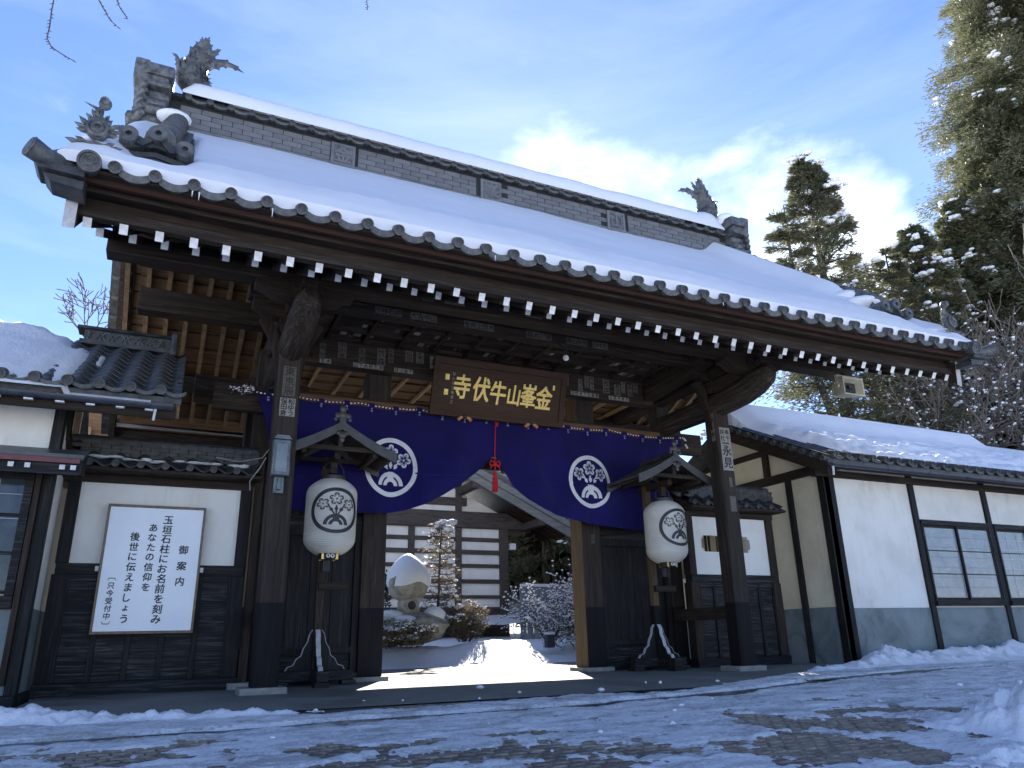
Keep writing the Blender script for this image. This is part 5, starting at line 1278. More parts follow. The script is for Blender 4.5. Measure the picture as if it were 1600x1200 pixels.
# the notice board
nb = thing('notice_board', 'large white framed notice board with black Japanese writing in columns', 'sign', (-.09, 11.1, .74))
part('panel', MB().box(-.655, .485, 11.10, 11.125, .76, 2.33), 'sign_white', nb)
for (a, b, c, d) in ((-.685, .515, 2.33, 2.365), (-.685, .515, .725, .76)): part('frame_rail', MB().box(a, b, 11.085, 11.14, c, d), 'sign_frame', nb, bevel=.004)
for (a, b) in ((-.685, -.656), (.486, .515)): part('frame_stile', MB().box(a, b, 11.085, 11.14, .761, 2.329), 'sign_frame', nb, bevel=.004)
for a in (-.73, .52): part('clip', MB().box(a, a+.04, 11.10, 11.15, 1.50, 1.56), 'white_paint', nb)
cols = [(.285, [(1.79, .115), (1.58, .115), (1.38, .115)], '御案内'), (.055, None, '玉垣石柱にお名前を刻み'), (-.115, None, 'あなたの信仰を'), (-.32, None, '後世に伝えましょう'), (-.52, None, '〔只今受付中〕')]
geo = {1: (2.18, .128, .118), 2: (2.07, .1277, .108), 3: (1.947, .1296, .112), 4: (1.413, .094, .082)}
for ci, (cx_, zz, txt) in enumerate(cols):
    g_ = MB()
    for k, ch in enumerate(txt):
        z, s_ = zz[k] if zz else (geo[ci][0]-k*geo[ci][1], geo[ci][2]*(.82 if ch in 'ょ' else 1))
        if ch in '〔〕':
            s = 1 if ch == '〔' else -1                            # vertical bracket lies on its side
            b0 = z-.01*s; g_.add([(cx_+a, 11.0975, b0+s*b) for a, b in ((-.045, -.02), (-.03, .004), (.03, .004), (.045, -.02), (.052, -.02), (.035, .014), (-.035, .014), (-.052, -.02))], [(0, 1, 6, 7), (1, 2, 5, 6), (2, 3, 4, 5)]); continue
        put_glyph(g_, ch, lambda u, v_: (u, 11.0975, v_), cx_, z, s_*1.05, .042, slant=.05)
    part('lettering_column', g_, 'ink', nb, smooth=0)

# ================================================================== SIDE BUILDINGS
def gutter(b, x0, x1, y, z, n=8):
    pts = [(y+.06*math.cos(a), z-.06*math.sin(a)) for a in np.linspace(0, math.pi, n)]; inn = [(y+.05*math.cos(a), z-.05*math.sin(a)) for a in np.linspace(math.pi, 0, n)]
    part('gutter', MB().prism(pts+inn, 'x', x0, x1), 'gutter_metal', b, smooth=40)
    k = x0+.3
    while k < x1: part('gutter_collar', MB().prism([(y+.067*math.cos(a), z-.067*math.sin(a)) for a in np.linspace(0, math.pi, 8)], 'x', k, k+.03), 'gutter_metal', b); k += 1.15
# ---- right building
rbd = thing('side_building', 'long low white plastered building with grey lower wall and windows at right', 'building', (14, 12, 0))
XR0, XR1, YF, YB = 11.5, 27.0, 10.35, 16.0
pr = [11.65, 13.97, 16.28, 18.6, 20.9, 23.2, 25.5]
part('wall', MB().box(XR0+.1, XR1, YF+.05, YF+.2, .97, 3.62), 'plaster', rbd)
part('lower_wall', MB().box(XR0+.1, XR1, YF+.035, YF+.2, -.05, .966), 'grey_render', rbd)
part('wall', MB().box(XR0+.05, XR0+.2, YF+.2, YB, 1.0, 3.58), 'plaster_cream', rbd); part('lower_wall', MB().box(XR0+.03, XR0+.2, YF+.2, YB, -.05, .996), 'grey_render', rbd)
part('gable_wall', MB().prism([(YF+.1, 3.58), (YB+.3, 3.58), (12.9, 5.0)], 'x', XR0+.06, XR0+.18), 'plaster_cream', rbd)
for i, x in enumerate(pr): part('post', MB().box(x-(.13 if i == 0 else .075), x+(.13 if i == 0 else .075), YF, YF+.12, -.03, 3.62), 'black_wood_z', rbd, bevel=.006)
for y in (11.28, 12.6, 14.0): part('post', MB().box(XR0, XR0+.15, y-.07, y+.07, 0, 3.55), 'black_wood_z', rbd, bevel=.006)
part('corner_post', MB().box(XR0, XR0+.16, YF-.0, YF+.16, -.03, 3.6), 'black_wood_z', rbd, bevel=.006)
part('gable_tie', MB().box(XR0-.02, XR0+.14, YF-.55, YB+.3, 3.50, 3.68), 'dark_wood_y', rbd, bevel=.008); part('gable_post', MB().box(XR0-.01, XR0+.13, 11.75, 11.9, 3.68, 4.5), 'dark_wood_z', rbd)
part('gable_tie', MB().box(XR0, XR0+.12, 11.2, 14.4, 4.16, 4.28), 'dark_wood_y', rbd)
part('ground_sill', MB().box(XR0, XR1, YF+.0, YF+.16, -.06, .05), 'black_wood_x', rbd)
part('eave_plate', MB().box(XR0-.2, XR1, YF-.02, YF+.10, 3.42, 3.55), 'dark_wood_x', rbd)
for i, (a, b) in enumerate(zip(pr[1:], pr[2:])):
    x0, x1 = a+.075, b-.075
    o_ = part('window', MB().box(x0, x1, YF-.03, YF+.06, 2.60, 2.70).box(x0, x1, YF-.05, YF+.06, 1.0, 1.10).box(x0, x0+.05, YF-.02, YF+.05, 1.10, 2.60).box(x1-.05, x1, YF-.02, YF+.05, 1.10, 2.60), 'black_wood_x', rbd, bevel=.004)
    xm = (x0+x1)/2
    for s_, (xa, xb, yo) in enumerate(((x0+.05, xm+.02, .03), (xm-.02, x1-.05, .0))):
        part('sash', MB().box(xa, xa+.045, YF-.01+yo, YF+.02+yo, 1.10, 2.60).box(xb-.045, xb, YF-.01+yo, YF+.02+yo, 1.10, 2.60).box(xa+.045, xb-.045, YF-.01+yo, YF+.02+yo, 1.10, 1.16).box(xa+.045, xb-.045, YF-.01+yo, YF+.02+yo, 2.55, 2.60), 'black_wood_z', o_)
        for k in range(3):
            za = 1.16+k*.4635; part('pane', MB().box(xa+.045, xb-.045, YF+.008+yo, YF+.012+yo, za+.008, za+.4555), 'window_glass', o_)
            if k: part('glazing_bar', MB().box(xa+.045, xb-.045, YF-.005+yo, YF+.018+yo, za-.009, za+.009), 'black_wood_x', o_)
        g_ = MB()
        nq = 4 if i == 0 else 3
        for q in range(1, nq if i else 1): g_.box(lerp(xa, xb, q/nq)-.006, lerp(xa, xb, q/nq)+.006, YF+.003+yo, YF+.0065+yo, 1.17, 2.54)
        for q in range(1, 7): g_.box(xa+.05, xb-.05, YF+.0035+yo, YF+.006+yo, 1.16+q*.20-.005, 1.16+q*.20+.005)
        part('shoji_grid', g_, 'fence_white' if i else 'window_grid', o_)
# roof right
RS = .485
def rz_(y): return 3.60+RS*(y-9.72) if y < 12.55 else 3.60+RS*(12.55-9.72)-RS*(y-12.55)
b_ = MB(); poly = [(9.72, rz_(9.72)), (12.55, rz_(12.55)), (16.6, rz_(16.6)), (16.6, rz_(16.6)-.1), (12.55, rz_(12.55)-.12), (9.72, rz_(9.72)-.08)]
b_.prism(poly[::-1], 'x', 11.0, XR1+.3); part('roof', b_, 'tile_dark', rbd)
part('barge_board', MB().prism([(9.74, 3.54), (12.55, 4.90), (12.55, 4.66), (9.74, 3.30)][::-1], 'x', 10.985, 11.05), 'dark_wood_y', rbd)
part('fascia', MB().box(11.06, XR1+.3, 9.78, 9.82, 3.44, 3.56), 'dark_wood_x', rbd)
for k in range(26): part('soffit_rafter', MB().bar((11.2+k*.6, 9.84, 3.50), (11.2+k*.6, 10.4, 3.80), .06, .08), 'dark_wood_y', rbd)
gutter(rbd, 10.98, XR1+.3, 9.66, 3.50)
part('downpipe_stub', MB().tube([(11.04, 9.66, 3.48), (11.02, 9.66, 3.28)], .02, 8), 'white_paint', rbd)
for i in range(46):
    x = 11.12+i*.335; place('eave_disc', disc_me, rbd, (x, 9.64, 3.675), (R(18), 0, 0)); place('eave_lip', lip_me, rbd, (x+.045, 9.68, 3.68), (R(15), 0, 0))
for j in range(13):
    for i in range(6 if j < 5 else 3):
        y = 9.70+j*.226; place('tile', PTB, rbd, (11.0+i*.30, y, rz_(y)+.022), (R(29), 0, 0))
for j in range(12):
    y = 9.78+j*.235; place('verge_tile', vt_me, rbd, (10.93, y, rz_(y)-.01), (0, 0, R(90)*-1*-1 if False else R(-90)), (.8, .8, .8))
def rsn(X, Y):
    T = 3.60+RS*(Y-9.72)
    T = np.where(Y > 12.55, 3.60+RS*(12.55-9.72)-RS*(Y-12.55), T)
    edge = 10.9+ np.interp(Y, [9.7, 10.6, 11.6, 12.4, 13], [1.75, 1.0, .55, .35, .3])+.30*(fbm(X*0, Y, 3, 2)-.5)
    th = .24*sstep(0, .55, X-edge)
    th = th*np.where(Y < 10.1, np.sqrt(np.clip((Y-9.78)/.32, 0, 1)), 1)
    low = sstep(10.9, 10.4, Y+ .35*(fbm(X, Y*0, 3, 1.1)-.5))
    th = th*(1-.38*low)+(.20*(fbm(X*.6, Y*2.4, 5, 2.6)-.5)+.09*(fbm(X*.6, Y*2.0, 4, 8)-.5))*sstep(12.2, 11.4, Y)*sstep(.2, .6, X-edge)+.035*np.sin(X*2*math.pi/.33)*low*.5
    rid = .34*np.exp(-((Y-12.6)/.42)**2)*(1-sstep(19.6, 20.0, X)*.8)
    th = th+np.where(X-edge > 0, rid, 0)
    return T+np.where(X-edge > 0, th+.03, -.06)
heightfield('side_roof_snow', np.arange(11.0, XR1+.3, .05), np.arange(9.78, 14.5, .045), rsn, 'snow_rough', kind='thing', label='ragged snow covering the low roof of the right hand building', cat='snow',)
b_ = MB()
for x in np.arange(12.3, XR1+.3, .05): b_.v += [(x, 9.78, float(rsn(np.array(x), np.array(9.785)))), (x, 9.80, 3.60)]
for i in range(len(b_.v)//2-1): b_.f.append((2*i, 2*i+1, 2*i+3, 2*i+2)); b_.m.append(0)
part('snow_lip', b_, 'snow_rough', bpy.data.objects['side_roof_snow'])
# ---- left building
lbd = thing('side_building', 'white plastered building with dark framed window and small canopy at left', 'building', (-4, 12, 0))
YL = 10.2; XL1 = -1.25; XL0 = -9.0
part('wall', MB().box(XL0, XL1-.02, YL+.05, YL+.2, 1.0, 3.5), 'plaster', lbd); part('lower_wall', MB().box(XL0, XL1-.02, YL+.035, YL+.2, -.05, .996), 'grey_render', lbd)
part('wall', MB().box(XL1-.17, XL1-.02, YL+.2, 12.2, 1.02, 3.9), 'plaster', lbd); part('lower_wall', MB().box(XL1-.17, XL1-.01, YL+.2, 15.5, -.05, 1.016), 'grey_render', lbd)
part('gable_wall', MB().prism([(YL+.1, 3.5), (12.2, 3.5), (12.2, 4.6), (12.0, 4.62)], 'x', XL1-.16, XL1-.03), 'plaster', lbd)
part('corner_post', MB().box(XL1-.11, XL1+.01, YL-.01, YL+.19, -.03, 3.55), 'black_wood_z', lbd, bevel=.008)
part('wall_brace', MB().bar((XL1+.0, YL+.2, 3.5), (XL1+.0, 11.3, 2.85), .06, .12), 'dark_wood_y', lbd); part('wall_post', MB().box(XL1-.05, XL1+.04, 11.35, 11.5, 2.6, 3.9), 'pale_wood_y', lbd); part('wall_post', MB().box(XL1-.05, XL1+.03, 10.78, 10.84, 3.1, 3.6), 'black_wood_z', lbd)
part('sill_beam', MB().box(XL1-.16, XL1+.03, YL+.19, 11.2, -.03, .10), 'black_wood_x', lbd, bevel=.006); part('sill_beam', MB().box(XL0, XL1+.0, YL-.05, YL+.1, -.03, .10), 'black_wood_x', lbd, bevel=.006)
part('window_jamb', MB().box(-1.42, -1.36, YL-.08, YL+.02, .2, 2.58), 'dark_wood_z', lbd, bevel=.005)
o_ = part('window', MB().box(-3.9, -1.43, YL-.06, YL+.03, 2.50, 2.60).box(-3.9, -1.43, YL-.06, YL+.03, 1.0, 1.14).box(-1.52, -1.43, YL-.06, YL+.03, 1.14, 2.50), 'black_wood_x', lbd, bevel=.005)
for k in range(3): 
    for (xa, xb) in ((-2.30, -1.52), (-3.1, -2.36)): part('pane', MB().box(xa, xb, YL+.002, YL+.006, 1.20+k*.43, 1.61+k*.43), 'dark_glass', o_)
    part('glazing_bar', MB().box(-3.9, -1.52, YL-.015, YL+.02, 1.162+k*.43, 1.196+k*.43), 'black_wood_x', o_)
part('sash', MB().box(-1.52, -1.43, YL-.03, YL+.02, 1.14, 2.50).box(-2.36, -2.30, YL-.03, YL+.02, 1.14, 2.50).box(-2.3, -1.52, YL-.03, YL+.02, 2.455, 2.50), 'black_wood_z', o_)
g_ = MB()
for q in (2.0, 2.28): g_.box(-2.3, -1.52, YL-.001, YL+.001, q-.004, q+.004)
g_.box(-1.78, -1.772, YL-.001, YL+.001, 1.2, 2.45); g_.box(-2.05, -2.042, YL-.001, YL+.001, 1.2, 2.45)
part('shoji_grid', g_, 'grey_paint', o_)
part('blue_box', MB().box(-1.95, -1.6, YL+.0065, YL+.008, 1.20, 1.42), 'gutter_metal', o_)
part('lower_panel', MB().box(-3.9, -1.6, YL-.05, YL+.02, .15, .98), 'black_wood_x', lbd)
# canopy over the window: sheet metal top, red edge, white tipped laths
cn = MB().prism([(9.72, 2.66), (YL+.05, 2.86), (YL+.05, 2.83), (9.72, 2.63)][::-1], 'x', XL0, -.93); part('canopy_sheet', cn, 'grey_sheet', lbd)
part('canopy_sheet', MB().box(XL0, -.925, 9.70, 9.735, 2.645, 2.685), 'grey_sheet', lbd); part('canopy_edge', MB().box(XL0, -.96, 9.71, 9.735, 2.585, 2.643), 'red_sheet', lbd)
part('canopy_board', MB().box(XL0, -.95, 9.76, 9.82, 2.46, 2.60), 'black_wood_x', lbd); part('canopy_end', MB().prism([(9.74, 2.47), (YL, 2.52), (YL, 2.80), (9.74, 2.62)][::-1], 'x', -.955, -.935), 'black_wood_x', lbd)
for x in (-1.02, -1.13, -1.47, -1.63, -1.98, -2.14, -2.5, -2.66): part('canopy_lath', MB().box(x-.028, x+.028, 9.725, YL, 2.51, 2.565, 0, front=1), ['black_wood_x', 'white_paint'], lbd)
# roof left
LS = .58; LY0 = 9.62; LZ0 = 3.46; LYR = 12.0
def lz_(y): return LZ0+LS*(y-LY0)
part('roof', MB().prism([(LY0, lz_(LY0)), (LYR, lz_(LYR)), (15.5, lz_(LYR)-LS*(15.5-LYR)), (15.5, lz_(LYR)-LS*(15.5-LYR)-.1), (LYR, lz_(LYR)-.1), (LY0, lz_(LY0)-.08)][::-1], 'x', XL0, -1.3).prism([(LY0, lz_(LY0)), (LYR, lz_(LYR)), (12.5, lz_(LYR)-.3), (12.5, lz_(LYR)-.38), (LYR, lz_(LYR)-.1), (LY0, lz_(LY0)-.08)][::-1], 'x', -1.299, .02), 'tile_dark', lbd)
part('fascia', MB().box(XL0, -.02, 9.66, 9.70, 3.20, 3.36), 'dark_wood_x', lbd)
part('barge_board', MB().prism([(9.68, 3.42), (12.0, 4.76), (12.0, 4.56), (9.68, 3.22)][::-1], 'x', -.03, .015), 'brown_wood_y', lbd)
for k in range(14): part('soffit_rafter', MB().bar((-.3-k*.55, 9.70, 3.34), (-.3-k*.55, 10.25, 3.66), .06, .08), 'dark_wood_y', lbd)
gutter(lbd, XL0, -.06, 9.56, 3.34)
for k, x in enumerate(np.arange(-.32, -8, -.31)): part('hanger_clip', MB().box(x-.045, x+.045, 9.55, 9.60, 3.255, 3.272), 'white_paint', lbd)
part('downpipe_stub', MB().tube([(-.25, 9.58, 3.30), (-.26, 9.58, 3.14)], .015, 8), 'white_paint', lbd)
for i in range(26):
    x = -.22-i*.33; place('eave_disc', disc_me, lbd, (x, 9.52, 3.52), (R(18), 0, 0)); place('eave_lip', lip_me, lbd, (x+.045, 9.54, 3.53), (R(15), 0, 0))
for j in range(11):
    for i in range(6):
        y = LY0+j*.218; place('tile', PTB, lbd, (-.30-i*.30, y, lz_(y)+.022), (R(30), 0, 0))
o_ = part('ridge', MB().box(-1.45, -.20, 11.86, 12.14, 4.83, 4.90).box(-1.4, -.22, 11.9, 12.1, 4.90, 5.06), 'tile_dark', lbd)
for k in range(6):
    x = -.42-k*.17; b_ = MB()
    for s_ in (-1, 1):
        a0 = math.pi/2; pts = [(x+s_*.08*math.cos(t)*1.0+s_*-.0, 11.885, 4.90+.13*math.sin(t)) for t in np.linspace(0, math.pi/2, 7)]
        b_.tube(pts, .012, 5)
    b_.tube([(x-.08, 11.885, 5.03), (x-.03, 11.885, 4.93), (x, 11.885, 4.90)], .010, 5); b_.tube([(x+.08, 11.885, 5.03), (x+.03, 11.885, 4.93), (x, 11.885, 4.90)], .010, 5)
    part('ridge_pattern', b_, 'carved_tile', o_)
part('ridge_cap', MB().prism([(11.82, 5.06), (12.18, 5.06), (12.14, 5.11), (12.0, 5.15), (11.86, 5.11)][::-1], 'x', -1.5, -.20), 'tile_dark', lbd, bevel=.008)
part('ridge_end', MB().box(-.22, -.12, 11.78, 12.2, 4.78, 5.16), 'tile_dark', lbd, bevel=.03)
def lsn(X, Y):
    T = lz_(Y); T = np.where(Y > LYR, lz_(LYR)-LS*(Y-LYR), T)
    edge = -1.0+np.interp(Y, [9.5, 10.4, 11.2, 12, 13], [-.22, -.12, -.02, -.42, -.6])+.18*(fbm(X*0, Y, 3, 2.5)-.5)
    th = .085*sstep(0, .5, edge-X)+.04*sstep(.2, 1.4, edge-X)+.05*(fbm(X, Y, 5, 2.2)-.5)+.014*np.sin((X+.2)*2*math.pi/.30)*sstep(.7, .1, edge-X)
    th = th*np.where(Y < 9.95, np.sqrt(np.clip((Y-9.52)/.43, 0, 1)), 1)
    th = th+.12*np.exp(-((Y-12.05)/.35)**2)*sstep(.0, .7, edge-X)*(1+.5*(fbm(X, Y, 4, 4)-.5))+.10*(fbm(X, Y, 4, 5)-.5)*np.exp(-((Y-12.05)/.5)**2)
    return T+np.where(edge-X > 0, th+.02, -.06)
heightfield('side_roof_snow', np.arange(XL0, -.3, .045), np.arange(9.52, 14.2, .045), lsn, 'snow_rough', kind='thing', label='snow lying on the tiled roof of the left hand building', cat='snow', keep=lambda X, Y: (X < -1.35) | (Y < 12.35))
b_ = MB(); q_ = 0
for j in range(9):                                                  # thin snow between the bare tile courses
    y = LY0+.05+j*.218
    for i in range(2): 
        if random.random() < .85: b_.box(-.30-i*.30-.30+.06, -.30-i*.30-.30+.20+random.uniform(0, .05), y+.03, y+.19, lz_(y)+.052, lz_(y)+.075)
# leaves blown on the snow
lv = MB()
for (x, y) in ((-1.28, 11.35), (-1.05, 10.25)): z = float(lsn(np.array(x), np.array(y)))+.03; lv.add([(x-.05, y, z), (x+.01, y-.02, z+.02), (x+.06, y, z), (x, y+.03, z+.02)], [(0, 1, 2, 3)])
tag(part('fallen_leaf', lv, 'leaf_brown'), 'two dead leaves lying on the snow of the left roof', 'leaves', kind='stuff')

# ---- loudspeaker on the purlin end
ls = thing('loudspeaker', 'cream horn loudspeaker hanging from the right end of the gate purlin', 'loudspeaker', (10.78, 8.9, 4.6))
x, y, z = 10.72, 8.78, 4.64
b_ = MB(); fo = .24; bo = .13
def ring4(w_, h_, yy): return [(x-w_, yy, z-h_), (x+w_, yy, z-h_), (x+w_, yy, z+h_), (x-w_, yy, z+h_)]
b_.add(ring4(.25, .165, y-.12)+ring4(.25, .165, y-.04)+ring4(.12, .10, y+.22), [(i, (i+1) % 4, 4+(i+1) % 4, 4+i) for i in range(4)]+[(4+i, 4+(i+1) % 4, 8+(i+1) % 4, 8+i) for i in range(4)]+[(11, 10, 9, 8)])
b_.add(ring4(.25, .165, y-.12)+ring4(.225, .14, y-.12)+ring4(.13, .085, y-.0)+ring4(.11, .07, y-.02), [(i, 4+i, 4+(i+1) % 4, (i+1) % 4) for i in range(4)]+[(4+i, 8+i, 8+(i+1) % 4, 4+(i+1) % 4) for i in range(4)])
part('horn', b_, 'speaker_cream', ls, bevel=.01); part('throat', MB().box(x-.13, x+.13, y-.03, y+.01, z-.085, z+.085), 'speaker_dark', ls); part('driver', MB().box(x-.06, x+.06, y-.07, y-.03, z-.035, z+.035), 'speaker_dark', ls, bevel=.01)
part('bracket', MB().bar((x-.26, y, z), (x-.26, y, z+.2), .02, .05, upv=(0, 1, 0)).bar((x+.26, y, z), (x+.26, y, z+.2), .02, .05, upv=(0, 1, 0)).box(x-.27, x+.27, y-.03, y+.03, z+.20, z+.215), 'speaker_cream', ls)
part('mount', MB().tube([(x, y, z+.21), (x, 8.9, z+.33)], .02, 8), 'wire', ls)

# ================================================================== THE HALL BEHIND AND THE GARDEN
hl = thing('temple_hall', 'temple hall gable with white panels between dark beams seen through the gate', 'building', (6, 20, .2))
HY = 20.0
def hroof(x): return 5.10-.48*abs(x-3.2)+1.75-.62 if False else 6.93-.48*abs(x-3.2)
part('wall', MB().prism([(-2.6, .1), (9.0, .1), (9.0, 4.0), (3.2, 6.7), (-2.6, 4.0)], 'y', HY+.06, HY+.3), 'plaster', hl)
part('lower_wall', MB().box(-2.6, 9.0, HY+.03, HY+.2, .1, 1.36), 'hall_wood', hl)
for x in (9.05, 7.65, 6.26, 4.9, 3.5, 2.1): part('post', MB().box(x-(.13 if x > 9 else .085), x+(.13 if x > 9 else .085), HY-.04, HY+.12, .1, 3.60 if x != 7.65 else 5.2), 'hall_wood', hl, bevel=.01)
part('tie_beam', MB().box(1.0, 9.9, HY-.10, HY+.12, 3.56, 4.02), 'hall_wood', hl, bevel=.015)
for z0, z1 in ((3.19, 3.30), (2.83, 2.95), (2.46, 2.56), (2.03, 2.14), (1.62, 1.71), (1.32, 1.39)): part('wall_beam', MB().box(1.0, 9.0, HY-.02, HY+.10, z0, z1), 'hall_wood', hl, bevel=.008)
for z0, z1, xe in ((4.19, 4.42, 7.9), (4.68, 4.85, 7.0)): part('wall_beam', MB().box(1.0, xe, HY-.02, HY+.10, z0, z1), 'hall_wood', hl, bevel=.008)
part('roof', MB().prism([(3.2, 7.0), (10.7, 3.42), (10.7, 3.55), (3.2, 7.15), (-4.3, 3.55), (-4.3, 3.42)], 'y', HY-1.2, HY+9), 'tile_dark', hl)
part('barge_board', MB().prism([(3.2, 6.78), (10.62, 3.22), (10.72, 3.46), (3.2, 7.06)], 'y', HY-1.27, HY-1.19), 'grey_board', hl)
part('barge_board', MB().prism([(3.2, 6.98), (10.70, 3.42), (10.82, 3.54), (3.2, 7.20)], 'y', HY-1.36, HY-1.272), 'grey_board', hl)
for k in range(3): part('purlin', MB().box(*[(9.6, 9.8), (7.6, 7.8), (5.6, 5.8)][k], HY-1.2, HY, *[(3.55, 3.75), (4.5, 4.7), (5.5, 5.7)][k]), 'hall_wood', hl)
for k in range(13): part('soffit_board', MB().bar((9.0+(.0), HY-1.1+k*.25, 4.10), (10.6, HY-1.1+k*.25, 3.33), .06, .07), 'red_wood', hl)
part('wall_lamp', MB().box(9.22, 9.4, HY-.1, HY+.02, 2.98, 3.16), 'white_paint', hl, bevel=.01)
part('side_beam', MB().box(9.16, 9.9, HY+.1, HY+.2, 3.42, 3.56), 'hall_wood', hl)
hrs = heightfield('hall_roof_snow', np.linspace(3.2, 10.8, 50), np.linspace(HY-1.3, HY+8, 40), lambda X, Y: 7.22-.48*(X-3.2)+.22*np.clip((10.82-X)/.2, 0, 1)**.5, 'snow', kind='thing', label='snow on the roof of the temple hall behind the gate', cat='snow')

HS = 1.4
hl.scale = (HS,)*3; hl.location = (6*HS, 20*HS, .6+(.2-.6)*HS)
hrs.scale = (HS,)*3; hrs.location = (0, 0, .6*(1-HS))

def bank(X, Y):
    yc = np.interp(X, [2, 5, 7, 8, 9, 10.5, 13], [17.3, 17.2, 17.0, 17.1, 17.9, 18.8, 19])
    h = np.interp(X, [2, 5, 6.5, 7.3, 8.4, 8.9, 9.8, 11, 13], [.42, .45, .42, .56, .50, .12, .10, .30, .45])
    w = np.where(Y < yc, .9, 2.0)
    return gz(X, Y)-.04+h*np.exp(-((Y-yc)/w)**2)+.10*(fbm(X, Y, 5, 2.2)-.5)*np.exp(-((Y-yc)/1.6)**2)+.03*fbm(X, Y, 4, 6)
heightfield('garden_snow_bank', np.arange(2.0, 14, .06), np.arange(13.3, 20.2, .05), bank, 'snow_rough', kind='stuff', label='lumpy snow banks along the garden edge behind the gate', cat='snow')
def lumps(name, label, pts, mat='snow_rough', res=14):
    b_ = MB()
    for (x, y, z, r) in pts: b_.ball((x, y, z), r, res, sx=random.uniform(.8, 1.3), sy=random.uniform(.8, 1.2), sz=random.uniform(.55, .9), jit=.25)
    return tag(part(name, b_, mat, None, smooth=60), label, 'snow', kind='stuff')
# ploughed ridges of snow in front
def ridge_field(name, label, x0, x1, cf, wf, hf, step=.03, y0=7.0, y1=11.0, seed=0):
    def zf(X, Y):
        c = cf(X); h = hf(X); w = wf(X); d = (Y-c)/w
        n = fbm(X+seed, Y, 5, 4.5); n2 = fbm(X+seed, Y+9, 4, 11)
        z = h*np.exp(-d*d*1.6)*(.25+1.5*n)+.09*(n2-.5)*np.exp(-d*d)
        return gz(X, Y)+z-.014
    return heightfield(name, np.arange(x0, x1, step), np.arange(y0, y1, step), zf, 'snow_rough', kind='stuff', label=label, cat='snow', keep=lambda X, Y: zf(X, Y) > gz(X, Y)+.006)
ridge_field('ploughed_snow', 'ploughed ridge of lumpy snow beside the left building and floor', -6, 1.6, lambda X: np.interp(X, [-6, -1.2, 0, 1.4], [8.3, 7.9, 7.75, 7.68]), lambda X: np.interp(X, [-6, -1.2, 0, 1.5], [.55, .42, .22, .08]), lambda X: np.interp(X, [-6, -1.2, -.4, .4, 1.2, 1.6], [.20, .14, .10, .075, .05, .01]), .02, 6.9, 9.2)
ridge_field('ploughed_snow', 'ploughed ridge of snow along the foot of the right building', 8.7, 24, lambda X: np.interp(X, [8.7, 10, 11.5, 14, 18, 24], [8.75, 9.0, 9.5, 9.75, 9.9, 9.9]), lambda X: np.interp(X, [8.7, 10, 12, 16, 24], [.15, .35, .5, .7, .8]), lambda X: np.interp(X, [8.7, 9.2, 10.3, 11.4, 12.5, 15, 24], [.02, .09, .13, .26, .17, .24, .34]), .04, 7.9, 10.9, 5)
def heap(X, Y):
    d = np.sqrt(((X-6.75)/.40)**2+((Y-4.30)/.30)**2); d2 = np.sqrt(((X-7.3)/1.0)**2+((Y-4.75)/.35)**2); d3 = np.sqrt(((X-5.55)/.55)**2+((Y-3.78)/.16)**2)
    n = fbm(X, Y, 5, 5); q = np.floor(fbm(X+3, Y, 2, 9)*7)/7
    return gz(X, Y)-.02+.40*np.exp(-d**2.4)*(.45+.9*n)+.22*np.exp(-d2**2.2)*(.3+1.2*n)+.10*np.exp(-d3**2)*(.2+1.5*n)+.16*(q-.45)*np.exp(-np.minimum(np.minimum(d, d2), d3)**2)+.06*(fbm(X, Y, 4, 19)-.5)*np.exp(-np.minimum(d, d2)**2)
heightfield('snow_chunks', np.arange(4.6, 8.6, .018), np.arange(3.3, 5.6, .018), heap, 'snow_rough', kind='stuff', label='broken lumpy snow heaped at the lower right corner of the road', cat='snow', keep=lambda X, Y: heap(X, Y) > gz(X, Y)+.035)
pts = []
for k in range(36):
    x = random.uniform(-1, 11); y = random.uniform(4.2, 8.4); pts.append((x, y, gz1(x, y)+.03, random.uniform(.008, .026)))
for (px_, py_) in ((1065, 1108), (750, 1078), (940, 1082), (1500, 1074)): p = px_ground(px_, py_); pts.append((p.x, p.y, p.z+.03, .04))
lumps('snow_crumbs', 'small crumbs of snow and ice scattered over the trodden road', pts, res=8)

# ------------------------------------------------------------------ plants
def leaf_cloud(name, C, D, ln, wd, mats, parent=None, mi=None, tri=True):
    """C centres (n,3), D directions (n,3); pointed leaf faces"""
    n = len(C); D = D/np.linalg.norm(D, axis=1, keepdims=True)
    rnd = RNG.normal(size=(n, 3)); S = np.cross(D, rnd); S /= np.linalg.norm(S, axis=1, keepdims=True)
    ln = np.asarray(ln).reshape(-1, 1)*np.ones((n, 1)); wd = np.asarray(wd).reshape(-1, 1)*np.ones((n, 1))
    V = np.stack([C-S*wd*.5, C+D*ln*.45-S*wd*.5+0*D, C+D*ln, C+D*ln*.4+S*wd*.6], 1).reshape(-1, 3)
    Fq = np.arange(n*4).reshape(n, 4)
    me = quads_mesh(name, V, Fq, mats, False, mi)
    return place(name, me, parent)
def blobs_np(name, C, r, mat, parent=None, flat=.55):
    """lumpy snow pads as one mesh"""
    b_ = MB(); b_.ball((0, 0, 0), 1, 7); bv = np.array(b_.v); bf = b_.f; n = len(C)
    V = (bv[None]*(np.array([1, 1, flat])[None, None])*np.asarray(r).reshape(-1, 1, 1)*(1+.35*(RNG.random((n, len(bv), 1))-.5))+C[:, None]).reshape(-1, 3)
    Fq = np.concatenate([np.array(bf)+i*len(bv) for i in range(n)]) if n else np.zeros((0, 4), int)
    return tag(place(name, quads_mesh(name, V, Fq, mat, True), parent), kind='stuff')
